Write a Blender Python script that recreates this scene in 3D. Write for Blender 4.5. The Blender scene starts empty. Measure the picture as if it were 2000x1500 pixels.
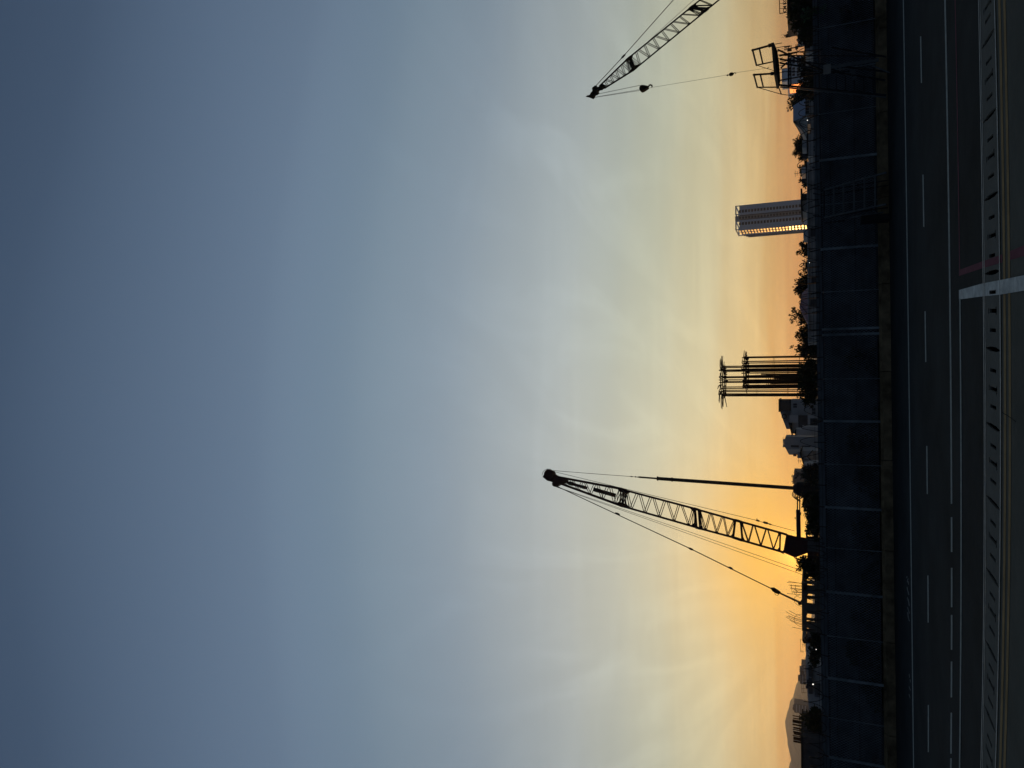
import bpy, bmesh, math, random
from mathutils import Vector, Matrix, Euler
random.seed(7)
R = math.radians
SC = bpy.context.scene
COL = SC.collection

# ------------------------------------------------------------------ camera
H = 2.4                      # eye height above the road
F = 1400.0                   # focal length in pixels of the 2000 px wide photograph
PITCH, ROLL = R(22.85), R(0.4)
CAM = Vector((0, 0, H))
fw = Vector((0, math.cos(PITCH), math.sin(PITCH)))
_r = Vector((1, 0, 0)); _u = Vector((0, -math.sin(PITCH), math.cos(PITCH)))
up = _u * math.cos(ROLL) + _r * math.sin(ROLL)
rt = _r * math.cos(ROLL) - _u * math.sin(ROLL)
cd = bpy.data.cameras.new('camera'); cam = bpy.data.objects.new('camera', cd); COL.objects.link(cam)
cd.sensor_fit = 'HORIZONTAL'; cd.sensor_width = 36; cd.lens = F / 2000 * 36
cd.clip_start = 0.1; cd.clip_end = 30000
m = Matrix.Identity(4)
for i in range(3):
    m[i][0] = -up[i]; m[i][1] = rt[i]; m[i][2] = -fw[i]; m[i][3] = CAM[i]   # the phone was held sideways
cam.matrix_world = m
SC.camera = cam

def ray(px, py):
    return fw * F + rt * (750 - py) + up * (1000 - px)
def at(px, py, Y):                     # survey: the point seen at (px,py) standing Y metres away
    d = ray(px, py); return CAM + d * (Y / d.y)
def gr(px, py, z=0.0):                 # the point of a level plane seen at (px,py)
    d = ray(px, py); return CAM + d * ((z - H) / d.z)

# ------------------------------------------------------------------ materials
def lin(c):
    return tuple(((x/255)/12.92 if x <= 10 else ((x/255+0.055)/1.055)**2.4) for x in c)
def mat(name, col, rough=0.7, var=0.25, scale=4.0, metal=0.0, bump=0.0, spec=0.3, col2=None, detail=5, stretch=None, emit=None):
    m = bpy.data.materials.new(name); m.use_nodes = True
    nt = m.node_tree; b = nt.nodes['Principled BSDF']
    b.inputs['Roughness'].default_value = rough; b.inputs['Metallic'].default_value = metal
    b.inputs['Specular IOR Level'].default_value = spec
    tc = nt.nodes.new('ShaderNodeTexCoord'); no = nt.nodes.new('ShaderNodeTexNoise')
    no.inputs['Scale'].default_value = scale; no.inputs['Detail'].default_value = detail; no.inputs['Roughness'].default_value = 0.65
    src = tc.outputs['Object']
    if stretch:
        mp = nt.nodes.new('ShaderNodeMapping'); mp.inputs['Scale'].default_value = stretch
        nt.links.new(src, mp.inputs['Vector']); src = mp.outputs['Vector']
    nt.links.new(src, no.inputs['Vector'])
    cr = nt.nodes.new('ShaderNodeValToRGB')
    c2 = col2 or tuple(min(1, c*(1+var)) for c in col)
    c1 = col if col2 else tuple(c*(1-var) for c in col)
    cr.color_ramp.elements[0].position = 0.3; cr.color_ramp.elements[1].position = 0.7
    cr.color_ramp.elements[0].color = (*c1, 1); cr.color_ramp.elements[1].color = (*c2, 1)
    nt.links.new(no.outputs['Fac'], cr.inputs['Fac']); nt.links.new(cr.outputs['Color'], b.inputs['Base Color'])
    if bump:
        bp = nt.nodes.new('ShaderNodeBump'); bp.inputs['Strength'].default_value = bump; bp.inputs['Distance'].default_value = 0.02
        n2 = nt.nodes.new('ShaderNodeTexNoise'); n2.inputs['Scale'].default_value = scale*12; n2.inputs['Detail'].default_value = 4
        nt.links.new(src, n2.inputs['Vector'])
        nt.links.new(n2.outputs['Fac'], bp.inputs['Height']); nt.links.new(bp.outputs['Normal'], b.inputs['Normal'])
    if emit:
        b.inputs['Emission Color'].default_value = (*emit[0], 1); b.inputs['Emission Strength'].default_value = emit[1]
    return m
M = {}
M['asphalt'] = mat('asphalt', (0.019, 0.023, 0.024), 0.95, 0.5, 0.45, bump=0.3, spec=0.08, detail=9)
M['apron'] = mat('apron concrete', (0.095, 0.096, 0.080), 0.95, 0.2, 0.8, bump=0.3, spec=0.08, detail=9)
M['drain'] = mat('drain cover concrete', (0.125, 0.125, 0.108), 0.95, 0.15, 1.5, bump=0.3, spec=0.08, detail=8)
M['trough'] = mat('shade darkened trough concrete', (0.02, 0.02, 0.02), 0.9, 0.3, 3, spec=0.05)  # shade inside the drain slots deepened by a near black colour
M['steel_edge'] = mat('worn steel edge', (0.30, 0.31, 0.29), 0.6, 0.3, 6, spec=0.3)
M['white_paint'] = mat('worn white road paint', (0.31, 0.33, 0.30), 0.85, 0.3, 7, spec=0.1, detail=9)
M['white_band'] = mat('scuffed white road paint', (0.52, 0.54, 0.50), 0.85, 0.4, 3.5, spec=0.1, detail=9)
M['red_paint'] = mat('dull red road paint', (0.16, 0.05, 0.07), 0.9, 0.25, 2.5, spec=0.08, detail=9)
M['yellow_paint'] = mat('faded yellow road paint', (0.30, 0.20, 0.09), 0.9, 0.25, 3, spec=0.08, detail=9)
M['faint_paint'] = mat('half worn white lettering', (0.17, 0.18, 0.175), 0.9, 0.3, 5, spec=0.08)
M['ground'] = mat('packed earth', (0.10, 0.085, 0.065), 0.95, 0.3, 0.05, spec=0.05)
M['plinth'] = mat('stained plinth concrete', (0.17, 0.14, 0.085), 0.95, 0.7, 1.6, bump=0.5, spec=0.05, detail=8)
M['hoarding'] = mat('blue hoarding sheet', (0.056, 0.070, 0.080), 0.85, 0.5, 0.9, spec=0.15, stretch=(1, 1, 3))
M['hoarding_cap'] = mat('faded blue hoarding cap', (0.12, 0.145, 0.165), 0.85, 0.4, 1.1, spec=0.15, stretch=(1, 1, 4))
M['galv'] = mat('galvanised tube', (0.19, 0.24, 0.265), 0.6, 0.6, 1.1, spec=0.3)
M['wire'] = mat('dull galvanised wire', (0.22, 0.26, 0.30), 0.7, 0.6, 1.3, spec=0.2)
M['dark_wire'] = mat('rusty barbed wire', (0.025, 0.022, 0.02), 0.8, 0.3, 5, spec=0.1)
M['rail'] = mat('dark rail tube', (0.02, 0.024, 0.03), 0.7, 0.2, 3, spec=0.15)
M['black_steel'] = mat('black painted steel', (0.015, 0.015, 0.017), 0.7, 0.3, 4, spec=0.2)
M['grey_steel'] = mat('grey painted steel', (0.10, 0.12, 0.125), 0.6, 0.25, 4, spec=0.25)
M['plate'] = mat('pale grey box plate', (0.26, 0.265, 0.245), 0.6, 0.2, 5, spec=0.2)
M['crane_red'] = mat('dark red crane paint', (0.045, 0.008, 0.010), 0.55, 0.3, 2, spec=0.25)
M['crane_grey'] = mat('dark olive crane paint', (0.016, 0.016, 0.013), 0.9, 0.3, 2, spec=0.04)
M['kelly'] = mat('greased brown steel', (0.045, 0.033, 0.018), 0.5, 0.3, 2, spec=0.3)
M['rope'] = mat('steel rope', (0.05, 0.045, 0.04), 0.6, 0.2, 8, spec=0.3)
M['rubber'] = mat('black hose rubber', (0.012, 0.012, 0.012), 0.7, 0.2, 5)
M['rust'] = mat('rusty rebar', (0.055, 0.028, 0.014), 0.85, 0.35, 6, spec=0.1)
M['raw_concrete'] = mat('raw cast concrete', (0.11, 0.10, 0.085), 0.9, 0.25, 1.0, spec=0.1)
M['grey_wall'] = mat('grey rendered wall', (0.40, 0.42, 0.43), 0.9, 0.2, 0.6, spec=0.1, detail=7)
M['pale_wall'] = mat('pale rendered wall', (0.55, 0.55, 0.54), 0.9, 0.15, 0.5, spec=0.1, detail=7)
M['dark_wall'] = mat('dark brick wall', (0.09, 0.09, 0.095), 0.9, 0.3, 1.5, spec=0.1)
M['low_wall'] = mat('streaked grey block wall', (0.36, 0.36, 0.35), 0.95, 0.45, 0.9, spec=0.05, detail=9, stretch=(1.5, 1, .5))
M['tower_wall'] = mat('pale tower cladding', (0.74, 0.84, 0.92), 0.8, 0.05, 0.05, spec=0.15)
M['tower_side'] = mat('pale pink tower render', (0.42, 0.36, 0.34), 0.8, 0.06, 0.05, spec=0.15)
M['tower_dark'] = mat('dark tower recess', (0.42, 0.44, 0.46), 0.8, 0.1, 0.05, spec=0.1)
M['glass'] = mat('dark window glass', (0.05, 0.055, 0.062), 0.35, 0.3, 0.4, spec=0.5)
M['frame'] = mat('white window frame', (0.4, 0.41, 0.42), 0.6, 0.1, 3)
M['roof_dark'] = mat('dark roof sheet', (0.04, 0.038, 0.036), 0.85, 0.3, 1, spec=0.1)
M['roof_purple'] = mat('dull maroon roof tiles', (0.26, 0.15, 0.175), 0.85, 0.2, 2, spec=0.1, stretch=(1, 1, 6))
M['roof_blue'] = mat('grey blue roof sheet', (0.26, 0.31, 0.40), 0.8, 0.08, 1, spec=0.12)
M['roof_olive'] = mat('grey green roof canvas', (0.30, 0.295, 0.265), 0.9, 0.08, 1, spec=0.08)
M['lit_pane_tint'] = mat('salmon tint of a lit pane', (0.55, 0.26, 0.17), 0.9, 0.15, 0.3, spec=0.1)  # orange colour gives a house window its lit look, nothing emits
M['leaf'] = mat('dark green leaves', (0.028, 0.038, 0.018), 0.85, 0.4, 1.5, spec=0.06)
M['leaf_grey'] = mat('grey green leaves', (0.065, 0.07, 0.055), 0.85, 0.4, 1.5, spec=0.06)
M['leaf_fresh'] = mat('fresh green leaves', (0.06, 0.13, 0.06), 0.7, 0.3, 3, spec=0.15)
M['bark'] = mat('dark bark', (0.035, 0.028, 0.02), 0.95, 0.3, 4, spec=0.05)
M['hill'] = mat('wooded hillside', (0.05, 0.055, 0.04), 0.95, 0.4, 0.01, spec=0.0)
M['tank'] = mat('dark water tank plastic', (0.03, 0.035, 0.045), 0.5, 0.2, 2)
M['sunset_tint_glazing'] = mat('glazing tinted with sunset glow', (0.075, 0.036, 0.028), 0.42, 0.6, 0.10, metal=0.75)  # warm base colour carries the sunset reflection
M['glow_tint_end'] = mat('end glazing tinted with sunset reflection', (0.60, 0.20, 0.12), 0.45, 0.25, 0.5, metal=0.7)  # salmon comes from the sunset reflection put into the base colour
M['far_block'] = mat('far block render', (0.22, 0.19, 0.18), 0.9, 0.1, 0.1)
M['lamp_lit'] = mat('lit lamp lens', (0.8, 0.8, 0.75), 0.5, 0.05, 1, emit=((1.0, 0.95, 0.85), 1.6))
M['letters'] = mat('dark sign letters', (0.03, 0.028, 0.025), 0.7, 0.2, 2)

# ------------------------------------------------------------------ mesh builder
ORG = {}
class MB:
    def __init__(s): s.v = []; s.f = []
    def add(s, vs, fs):
        o = len(s.v); s.v += [Vector(p) for p in vs]; s.f += [tuple(i+o for i in f) for f in fs]
    def quad(s, *p): s.add(p, [tuple(range(len(p)))])
    def box(s, c, size, yaw=0.0, rot=None):
        c = Vector(c); x, y, z = (k/2 for k in size)
        q = rot if rot is not None else Matrix.Rotation(yaw, 3, 'Z')
        vs = [c + q @ Vector((a*x, b*y, d*z)) for d in (-1, 1) for b in (-1, 1) for a in (-1, 1)]
        s.add(vs, [(0, 2, 3, 1), (4, 5, 7, 6), (0, 1, 5, 4), (2, 6, 7, 3), (0, 4, 6, 2), (1, 3, 7, 5)])
    def tube(s, pts, r, n=6, cap=True):
        pts = [Vector(p) for p in pts]
        rs = r if isinstance(r, (list, tuple)) else [r]*len(pts)
        rings = []; ref = None
        for i, p in enumerate(pts):
            t = (pts[min(i+1, len(pts)-1)] - pts[max(i-1, 0)])
            if t.length < 1e-9: t = Vector((0, 0, 1))
            t.normalize()
            if ref is None:
                ref = Vector((0, 0, 1)) if abs(t.z) < 0.9 else Vector((1, 0, 0))
            a = t.cross(ref)
            if a.length < 1e-6: a = t.cross(Vector((0.3, 1, 0.1)))
            a.normalize(); b = t.cross(a).normalized(); ref = -t.cross(a).cross(t).normalized() if False else ref
            rings.append([p + (a*math.cos(2*math.pi*k/n + math.pi/n) + b*math.sin(2*math.pi*k/n + math.pi/n))*rs[i] for k in range(n)])
        o = len(s.v)
        for rg in rings: s.v += rg
        for i in range(len(rings)-1):
            for k in range(n):
                k2 = (k+1) % n
                s.f.append((o+i*n+k, o+i*n+k2, o+(i+1)*n+k2, o+(i+1)*n+k))
        if cap:
            s.f.append(tuple(o+k for k in range(n))[::-1]); s.f.append(tuple(o+(len(rings)-1)*n+k for k in range(n)))
    def beam(s, p, q, w, d, ref=(0, 1, 0)):     # rectangular bar p-q: d along ref, w across
        p = Vector(p); q = Vector(q); t = (q-p).normalized(); ref = Vector(ref)
        a = t.cross(ref)
        if a.length < 1e-6: a = t.cross(Vector((1, 0, 0)))
        a.normalize(); b = t.cross(a).normalized()
        vs = [e + a*(i*w/2) + b*(j*d/2) for e in (p, q) for (i, j) in ((-1, -1), (1, -1), (1, 1), (-1, 1))]
        s.add(vs, [(3, 2, 1, 0), (4, 5, 6, 7), (0, 1, 5, 4), (1, 2, 6, 5), (2, 3, 7, 6), (3, 0, 4, 7)])
    def prism(s, outline, ext):                 # outline: list of points, ext: vector
        o = [Vector(p) for p in outline]; e = Vector(ext); n = len(o)
        s.add(o + [p+e for p in o], [tuple(range(n))[::-1], tuple(range(n, 2*n))] + [(i, (i+1) % n, n+(i+1) % n, n+i) for i in range(n)])
    def ball(s, c, r, seg=10, sq=(1, 1, 1)):
        c = Vector(c); vs = []; fs = []; rn = seg//2
        for i in range(rn+1):
            th = math.pi*i/rn
            for k in range(seg):
                ph = 2*math.pi*k/seg
                vs.append(c + Vector((r*sq[0]*math.sin(th)*math.cos(ph), r*sq[1]*math.sin(th)*math.sin(ph), r*sq[2]*math.cos(th))))
        for i in range(rn):
            for k in range(seg):
                fs.append((i*seg+k, (i+1)*seg+k, (i+1)*seg+(k+1) % seg, i*seg+(k+1) % seg))
        s.add(vs, fs)
    def disc(s, c, r, axis, th, n=16):
        s.tube([Vector(c)-Vector(axis).normalized()*th/2, Vector(c)+Vector(axis).normalized()*th/2], r, n)
    def build(s, name, material, parent=None, origin=None, smooth=False, fix=True):
        me = bpy.data.meshes.new(name)
        if parent is not None: og = ORG[parent]
        elif origin is not None: og = Vector(origin)
        else:
            xs = [p.x for p in s.v]; ys = [p.y for p in s.v]; zs = [p.z for p in s.v]
            og = Vector(((min(xs)+max(xs))/2, (min(ys)+max(ys))/2, min(zs)))
        me.from_pydata([tuple(p-og) for p in s.v], [], s.f)
        if fix:
            bm = bmesh.new(); bm.from_mesh(me); bmesh.ops.recalc_face_normals(bm, faces=bm.faces); bm.to_mesh(me); bm.free()
        me.update()
        if smooth:
            for p in me.polygons: p.use_smooth = True
        me.materials.append(M[material] if isinstance(material, str) else material)
        o = bpy.data.objects.new(name, me); COL.objects.link(o)
        ORG[o] = og
        if parent is not None: o.parent = parent
        else: o.location = og
        return o
def tag(o, label=None, cat=None, group=None, kind=None):
    if label: o['label'] = label
    if cat: o['category'] = cat
    if group: o['group'] = group
    if kind: o['kind'] = kind
    return o
def thing(name, loc, label, cat, group=None):
    o = bpy.data.objects.new(name, None); COL.objects.link(o); o.empty_display_size = 0.2
    o.location = loc; ORG[o] = Vector(loc)
    return tag(o, label, cat, group)
def structure(o): o['kind'] = 'structure'; return o

# ------------------------------------------------------------------ curves on the ground, read off the survey
def interp(pts, y):                                 # pts: (px, py) sorted by py
    if y <= pts[0][1]:
        a, b = pts[0], pts[1]
    elif y >= pts[-1][1]:
        a, b = pts[-2], pts[-1]
    else:
        for a, b in zip(pts, pts[1:]):
            if a[1] <= y <= b[1]: break
    t = (y-a[1])/(b[1]-a[1]); return a[0]+(b[0]-a[0])*t
def smooth_curve(pts):
    # least squares cubic through the survey points, so edges run as one smooth curve
    n = len(pts); deg = min(3, n-1)
    xs = [(p[1]-750)/750 for p in pts]
    A = [[sum(x**(i+j) for x in xs) for j in range(deg+1)] + [sum(p[0]*x**i for p, x in zip(pts, xs))] for i in range(deg+1)]
    for i in range(deg+1):
        pv = max(range(i, deg+1), key=lambda k: abs(A[k][i])); A[i], A[pv] = A[pv], A[i]
        for k in range(deg+1):
            if k != i:
                f = A[k][i]/A[i][i]; A[k] = [a-f*b for a, b in zip(A[k], A[i])]
    co = [A[i][deg+1]/A[i][i] for i in range(deg+1)]
    return lambda y: sum(c*((y-750)/750)**i for i, c in enumerate(co))
LINE1 = smooth_curve([(1763.7, 0), (1768, 190), (1771, 375), (1772.6, 560), (1774, 750), (1777.5, 940), (1780.7, 1125), (1783, 1310), (1783.7, 1500)])
DASH = smooth_curve([(1796, 0), (1800, 115), (1804, 392), (1806.5, 657), (1810, 918), (1813.7, 1170), (1813.5, 1423), (1812.5, 1500)])
LINE2 = smooth_curve([(1845, 0), (1850, 190), (1853.7, 375), (1854.5, 560), (1855.3, 750), (1858, 940), (1859.8, 1125), (1859, 1330), (1856.5, 1500)])
LINE3 = smooth_curve([(1865, 0), (1869.5, 190), (1873, 375), (1874.3, 560), (1875, 750), (1876.8, 940), (1878, 1125), (1876, 1350), (1873.7, 1500)])
DFAR = smooth_curve([(1911, 0), (1916, 110), (1920, 375), (1921, 560), (1921.5, 750), (1923, 1000), (1923.5, 1150), (1921.5, 1350), (1915.5, 1500)])
DNEAR = smooth_curve([(1942.5, 0), (1947.5, 190), (1951.5, 375), (1953, 560), (1953.8, 750), (1954.5, 975), (1953, 1125), (1951, 1275), (1945, 1480)])
YEL1 = smooth_curve([(1951, 0), (1957, 190), (1959.5, 375), (1961, 560), (1962, 750), (1962.5, 975), (1962, 1125), (1959, 1275), (1953.5, 1480)])
YEL2 = smooth_curve([(1961, 0), (1966.5, 190), (1969, 375), (1970.5, 560), (1971.5, 750), (1972, 975), (1971, 1125), (1968, 1275), (1962, 1480)])
def ground_line(curve, y0=-60, y1=1560, n=50, off=0.0, z=0.0):
    return [gr(curve(y0+(y1-y0)*i/n)+off, y0+(y1-y0)*i/n, z) for i in range(n+1)]
def extended(pts, reach=170):
    a = (pts[0]-pts[1]).normalized(); b = (pts[-1]-pts[-2]).normalized()
    a = Vector((a.x, a.y*0.3, 0)).normalized(); b = Vector((b.x, b.y*0.3, 0)).normalized()
    return [pts[0]+a*reach] + pts + [pts[-1]+b*reach]
def strip(mb, A, B):
    for i in range(len(A)-1): mb.quad(A[i], A[i+1], B[i+1], B[i])

# fence line: a straight line through two surveyed points of the plinth foot
FA, FB = gr(1751.5, 1500), gr(1731, 0)               # left end, right end (as one stands facing it)
FE = (FB-FA).normalized(); FN = Vector((-FE.y, FE.x, 0))   # FN points away from the road
def onfence(px, py, off=0.0):                        # point of the vertical plane `off` metres behind the plinth face
    d = ray(px, py); o = FA + FN*off
    k = (o-CAM).dot(FN)/d.dot(FN); return CAM + d*k
def fence_s(p): return (p-FA).dot(FE)
def fp(s, off, z): return FA + FE*s + FN*off + Vector((0, 0, z))
FL = (FB-FA).length
S0, S1 = -14.0, FL+14.0

# ------------------------------------------------------------------ ground, road, drain, apron
g = MB(); g.quad((-9000, -400, -0.5), (9000, -400, -0.5), (9000, 9000, -0.5), (-9000, 9000, -0.5))
structure(g.build('ground', 'ground', origin=(0, 0, -0.5)))
dfar = ground_line(DFAR, off=3.0); dnear = ground_line(DNEAR, off=-1.0)
dfx, dnx = extended(dfar), extended(dnear)
foot = [fp(-175, 0.4, 0)] + [FA + FE*fence_s(p) + FN*0.4 for p in dfar[::-1]] + [fp(FL+175, 0.4, 0)]
foot = foot[::-1]
r_ = MB()
for i in range(len(dfx)-1):
    for k in range(4):
        a0, a1 = dfx[i].lerp(foot[i], k/4), dfx[i+1].lerp(foot[i+1], k/4)
        b0, b1 = dfx[i].lerp(foot[i], (k+1)/4), dfx[i+1].lerp(foot[i+1], (k+1)/4)
        r_.quad(a0, a1, b1, b0)
structure(r_.build('road', 'asphalt', origin=(0, 0, 0)))
a_ = MB(); back = [Vector((p.x, -45, 0)) for p in dnx]
strip(a_, dnx, back)
structure(a_.build('pavement', 'apron', origin=(0, 0, 0)))
# site ground behind the fence, at road level
s_ = MB(); s_.quad(fp(-200, 1.0, -0.02), fp(FL+200, 1.0, -0.02), (500, 600, -0.02), (-500, 600, -0.02))
structure(s_.build('site_ground', 'ground', origin=(0, 60, -0.02)))

def paint(name, curve, half, y0, y1, material, z=0.004, n=24, label=None, cat='road marking'):
    mb = MB()
    A = [gr(curve(y0+(y1-y0)*i/n)-half, y0+(y1-y0)*i/n, z) for i in range(n+1)]
    B = [gr(curve(y0+(y1-y0)*i/n)+half, y0+(y1-y0)*i/n, z) for i in range(n+1)]
    strip(mb, A, B)
    return structure(mb.build(name, material))
paint('road_edge_line', LINE1, 0.95, -60, 1560, 'white_paint', n=60)
for y0, y1 in ((71, 162), (341, 443), (608, 707), (871, 965), (1124, 1216), (1377, 1469)):
    paint('lane_dash', DASH, 1.1, y0, y1, 'white_paint')
paint('bay_edge_line', LINE2, 1.5, -60, 984, 'white_paint', n=50)
for y0, y1 in ((1010, 1078), (1109, 1186), (1201, 1269), (1292, 1362), (1392, 1472), (1481, 1560)):
    paint('bay_edge_dash', LINE2, 1.5, y0, y1, 'white_paint')
paint('white_bay_line', LINE3, 1.3, 583, 1560, 'white_paint', n=50, z=0.008)
paint('red_bay_line', LINE3, 0.9, -60, 528, 'red_paint', n=40)
paint('yellow_line', YEL1, 2.2, -60, 1560, 'yellow_paint', n=50)
paint('yellow_line', YEL2, 2.2, -60, 1560, 'yellow_paint', n=50)

VPX, VPY = 1590.0, 608.0
def cross(w, t):                                     # a point of the drain cover: w where along, t 0..1 from far to near edge
    far = DFAR(w)+3.0; near = DNEAR(w)-1.0; v = far+(near-far)*t
    vm = (far+near)/2
    y = VPY + (w-VPY)*(v-VPX)/(vm-VPX)
    far = DFAR(y)+3.0; near = DNEAR(y)-1.0; v = far+(near-far)*t
    return v, y
def band(name, material, right, left):               # a painted band crossing road, drain and pavement; edges as (px, py) lists
    mb = MB()
    def edge(pts, v): 
        q = sorted(pts)
        if v <= q[0][0]: a, b = q[0], q[1]
        elif v >= q[-1][0]: a, b = q[-2], q[-1]
        else:
            for a, b in zip(q, q[1:]):
                if a[0] <= v <= b[0]: break
        return a[1]+(b[1]-a[1])*(v-a[0])/(b[0]-a[0])
    return edge(right, 0), edge
def band_piece(mb, redge, ledge, v0, v1, n, z):
    for i in range(n):
        va, vb = v0+(v1-v0)*i/n, v0+(v1-v0)*(i+1)/n
        mb.quad(gr(va, interp([(y, v) for v, y in redge], va), z), gr(vb, interp([(y, v) for v, y in redge], vb), z),
                gr(vb, interp([(y, v) for v, y in ledge], vb), z), gr(va, interp([(y, v) for v, y in ledge], va), z))
WR = [(1873, 566.5), (1917, 554), (1953, 547), (2000, 537.5), (2080, 520)]; WL = [(1873, 585), (1917, 579), (1953, 575.5), (2000, 567.5), (2080, 556)]
w_ = MB(); band_piece(w_, WR, WL, 1873, 1923.2, 10, 0.004); band_piece(w_, WR, WL, 1952.6, 2080, 8, 0.012)
# over the drain cover, leaving its slot open
for (va, vb, l0, l1) in ((1924.2, 1932.3, 0, 1), (1945.4, 1951.8, 0, 1), (1932.3, 1945.4, 0, .62), (1932.3, 1945.4, .90, 1)):
    def ww(v, l): 
        a = interp([(y, q) for q, y in WR], v); b = interp([(y, q) for q, y in WL], v); return gr(v, a+(b-a)*l, 0.012)
    w_.quad(ww(va, l0), ww(vb, l0), ww(vb, l1), ww(va, l1))
structure(w_.build('white_cross_band', 'white_band'))
RR_ = [(1873, 527.5), (1917, 511), (1957, 497), (2000, 479), (2080, 447)]; RL_ = [(1873, 539), (1917, 524.5), (1957, 512.5), (2000, 500), (2080, 477)]
w_ = MB(); band_piece(w_, RR_, RL_, 1873, 1922.6, 10, 0.004); band_piece(w_, RR_, RL_, 1923.4, 1951.5, 5, 0.012); band_piece(w_, RR_, RL_, 1952.4, 1957.5, 2, 0.004)
band_piece(w_, RR_, RL_, 1972.5, 2080, 8, 0.004)
structure(w_.build('red_cross_band', 'red_paint'))

# worn lettering on the far lane, stroke by stroke
def strokes(ox, oy, sc, lst, wid):
    mb = MB()
    for st in lst:
        for (a, b) in zip(st, st[1:]):
            p = (ox+a[0]/sc, oy+a[1]/sc); q = (ox+b[0]/sc, oy+b[1]/sc)
            mb.quad(gr(p[0]-wid, p[1], .004), gr(p[0]+wid, p[1], .004), gr(q[0]+wid, q[1], .004), gr(q[0]-wid, q[1], .004))
    return mb
t1 = strokes(1755, 1120, 25, [[(410, 130), (405, 230)], [(465, 250), (425, 400)], [(425, 400), (445, 440)], [(470, 380), (492, 545)], [(420, 650), (432, 780), (470, 920), (505, 1050)],
     [(432, 1170), (490, 1390), (512, 1520)]], 0.85)
t2 = strokes(1750, 1170, 25, [[(590, 0), (632, 150), (648, 350)], [(565, 400), (655, 710)], [(570, 640), (600, 900)], [(600, 890), (660, 1090)]], 0.8)
t1.add(t2.v, t2.f); structure(t1.build('road_lettering', 'faint_paint'))
t3 = strokes(1755, 1310, 25, [[(510, 150), (540, 340)], [(560, 420), (582, 570)], [(505, 760), (590, 970)], [(505, 1130), (572, 1350)]], 0.6)
structure(t3.build('road_lettering', 'faint_paint'))

ck = MB(); q = [(1957, 805), (1962, 808.5), (1966, 810.5), (1971, 814), (1977, 818), (1984, 824)]
for a_, b_ in zip(q, q[1:]): ck.quad(gr(a_[0], a_[1]-.9, .005), gr(a_[0], a_[1]+.9, .005), gr(b_[0], b_[1]+.8, .005), gr(b_[0], b_[1]-.8, .005))
structure(ck.build('pavement_crack', 'trough'))
# slotted drain: cover slabs with real openings over a trough
slots = list(zip((10, 36, 75, 118, 150, 189, 225, 270, 305, 344, 383, 424, 460, 499, 532, 572, 607, 645, 682, 724, 760, 795, 834, 872, 905, 941, 982, 1022,
                  1054, 1089, 1128, 1165, 1196, 1232, 1274, 1306, 1336, 1372, 1405, 1447, 1475), 'IPLP'*11))
slots = [(-95, 'I'), (-62, 'P'), (-28, 'L')] + slots + [(1508, 'P'), (1545, 'L')]
TL = [0.0, 0.10, 0.19, 0.25, 0.29, 0.40, 0.62, 0.71, 0.78, 0.90, 1.0]
def half_width(kind, k):
    t = (TL[k]+TL[k+1])/2
    if kind == 'P': return 3.7 if 0.29 < t < 0.71 else 0
    if kind == 'I':
        if 0.19 < t < 0.25: return 5.5
        if 0.25 < t < 0.29: return 0
        if 0.71 < t < 0.78: return 8.0
        return 4.0 if 0.29 < t < 0.71 else 0
    return 4.6 if 0.25 < t < 0.78 else (3.0 if 0.10 < t < 0.90 else 1.4)
drain = thing('drain_channel', gr(1937, 750), 'grey slotted concrete drain strip running the length of the road in front', 'drain')
dc = MB()
ZC = 0.008
for k in range(len(TL)-1):
    w = -130.0
    cells = []
    for (y, kind) in slots:
        h = half_width(kind, k)
        if h == 0: continue
        cells.append((w, y-h)); w = y+h
    cells.append((w, 1600.0))
    for (a, b) in cells:
        n = max(1, int((b-a)/60))
        for i in range(n):
            wa, wb = a+(b-a)*i/n, a+(b-a)*(i+1)/n
            q = [cross(wa, TL[k]), cross(wb, TL[k]), cross(wb, TL[k+1]), cross(wa, TL[k+1])]
            top = [gr(v, y, ZC) for v, y in q]; bot = [p-Vector((0, 0, 0.03)) for p in top]
            dc.add(top+bot, [(0, 1, 2, 3), (0, 4, 5, 1), (2, 6, 7, 3), (1, 5, 6, 2), (3, 7, 4, 0)])
dc.build('cover_slab', 'drain', drain)
tr = MB()
lo = Vector((0, 0, -0.4))
strip(tr, [p-Vector((0, 0, .02)) for p in dfx], [p+lo for p in dfx]); strip(tr, [p+lo for p in dfx], [p+lo for p in dnx]); strip(tr, [p+lo for p in dnx], [p-Vector((0, 0, .02)) for p in dnx])
tr.build('trough', 'trough', drain)
for curve, off, half, zz in ((DFAR, -1.2, 0.75, 0.006), (DFAR, 1.6, 0.55, 0.006), (DNEAR, -0.7, 0.85, 0.013)):
    mb = MB(); A = ground_line(curve, off=off-half, z=zz); B = ground_line(curve, off=off+half, z=zz); strip(mb, A, B); mb.build('edge_rail', 'steel_edge', drain)

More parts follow.
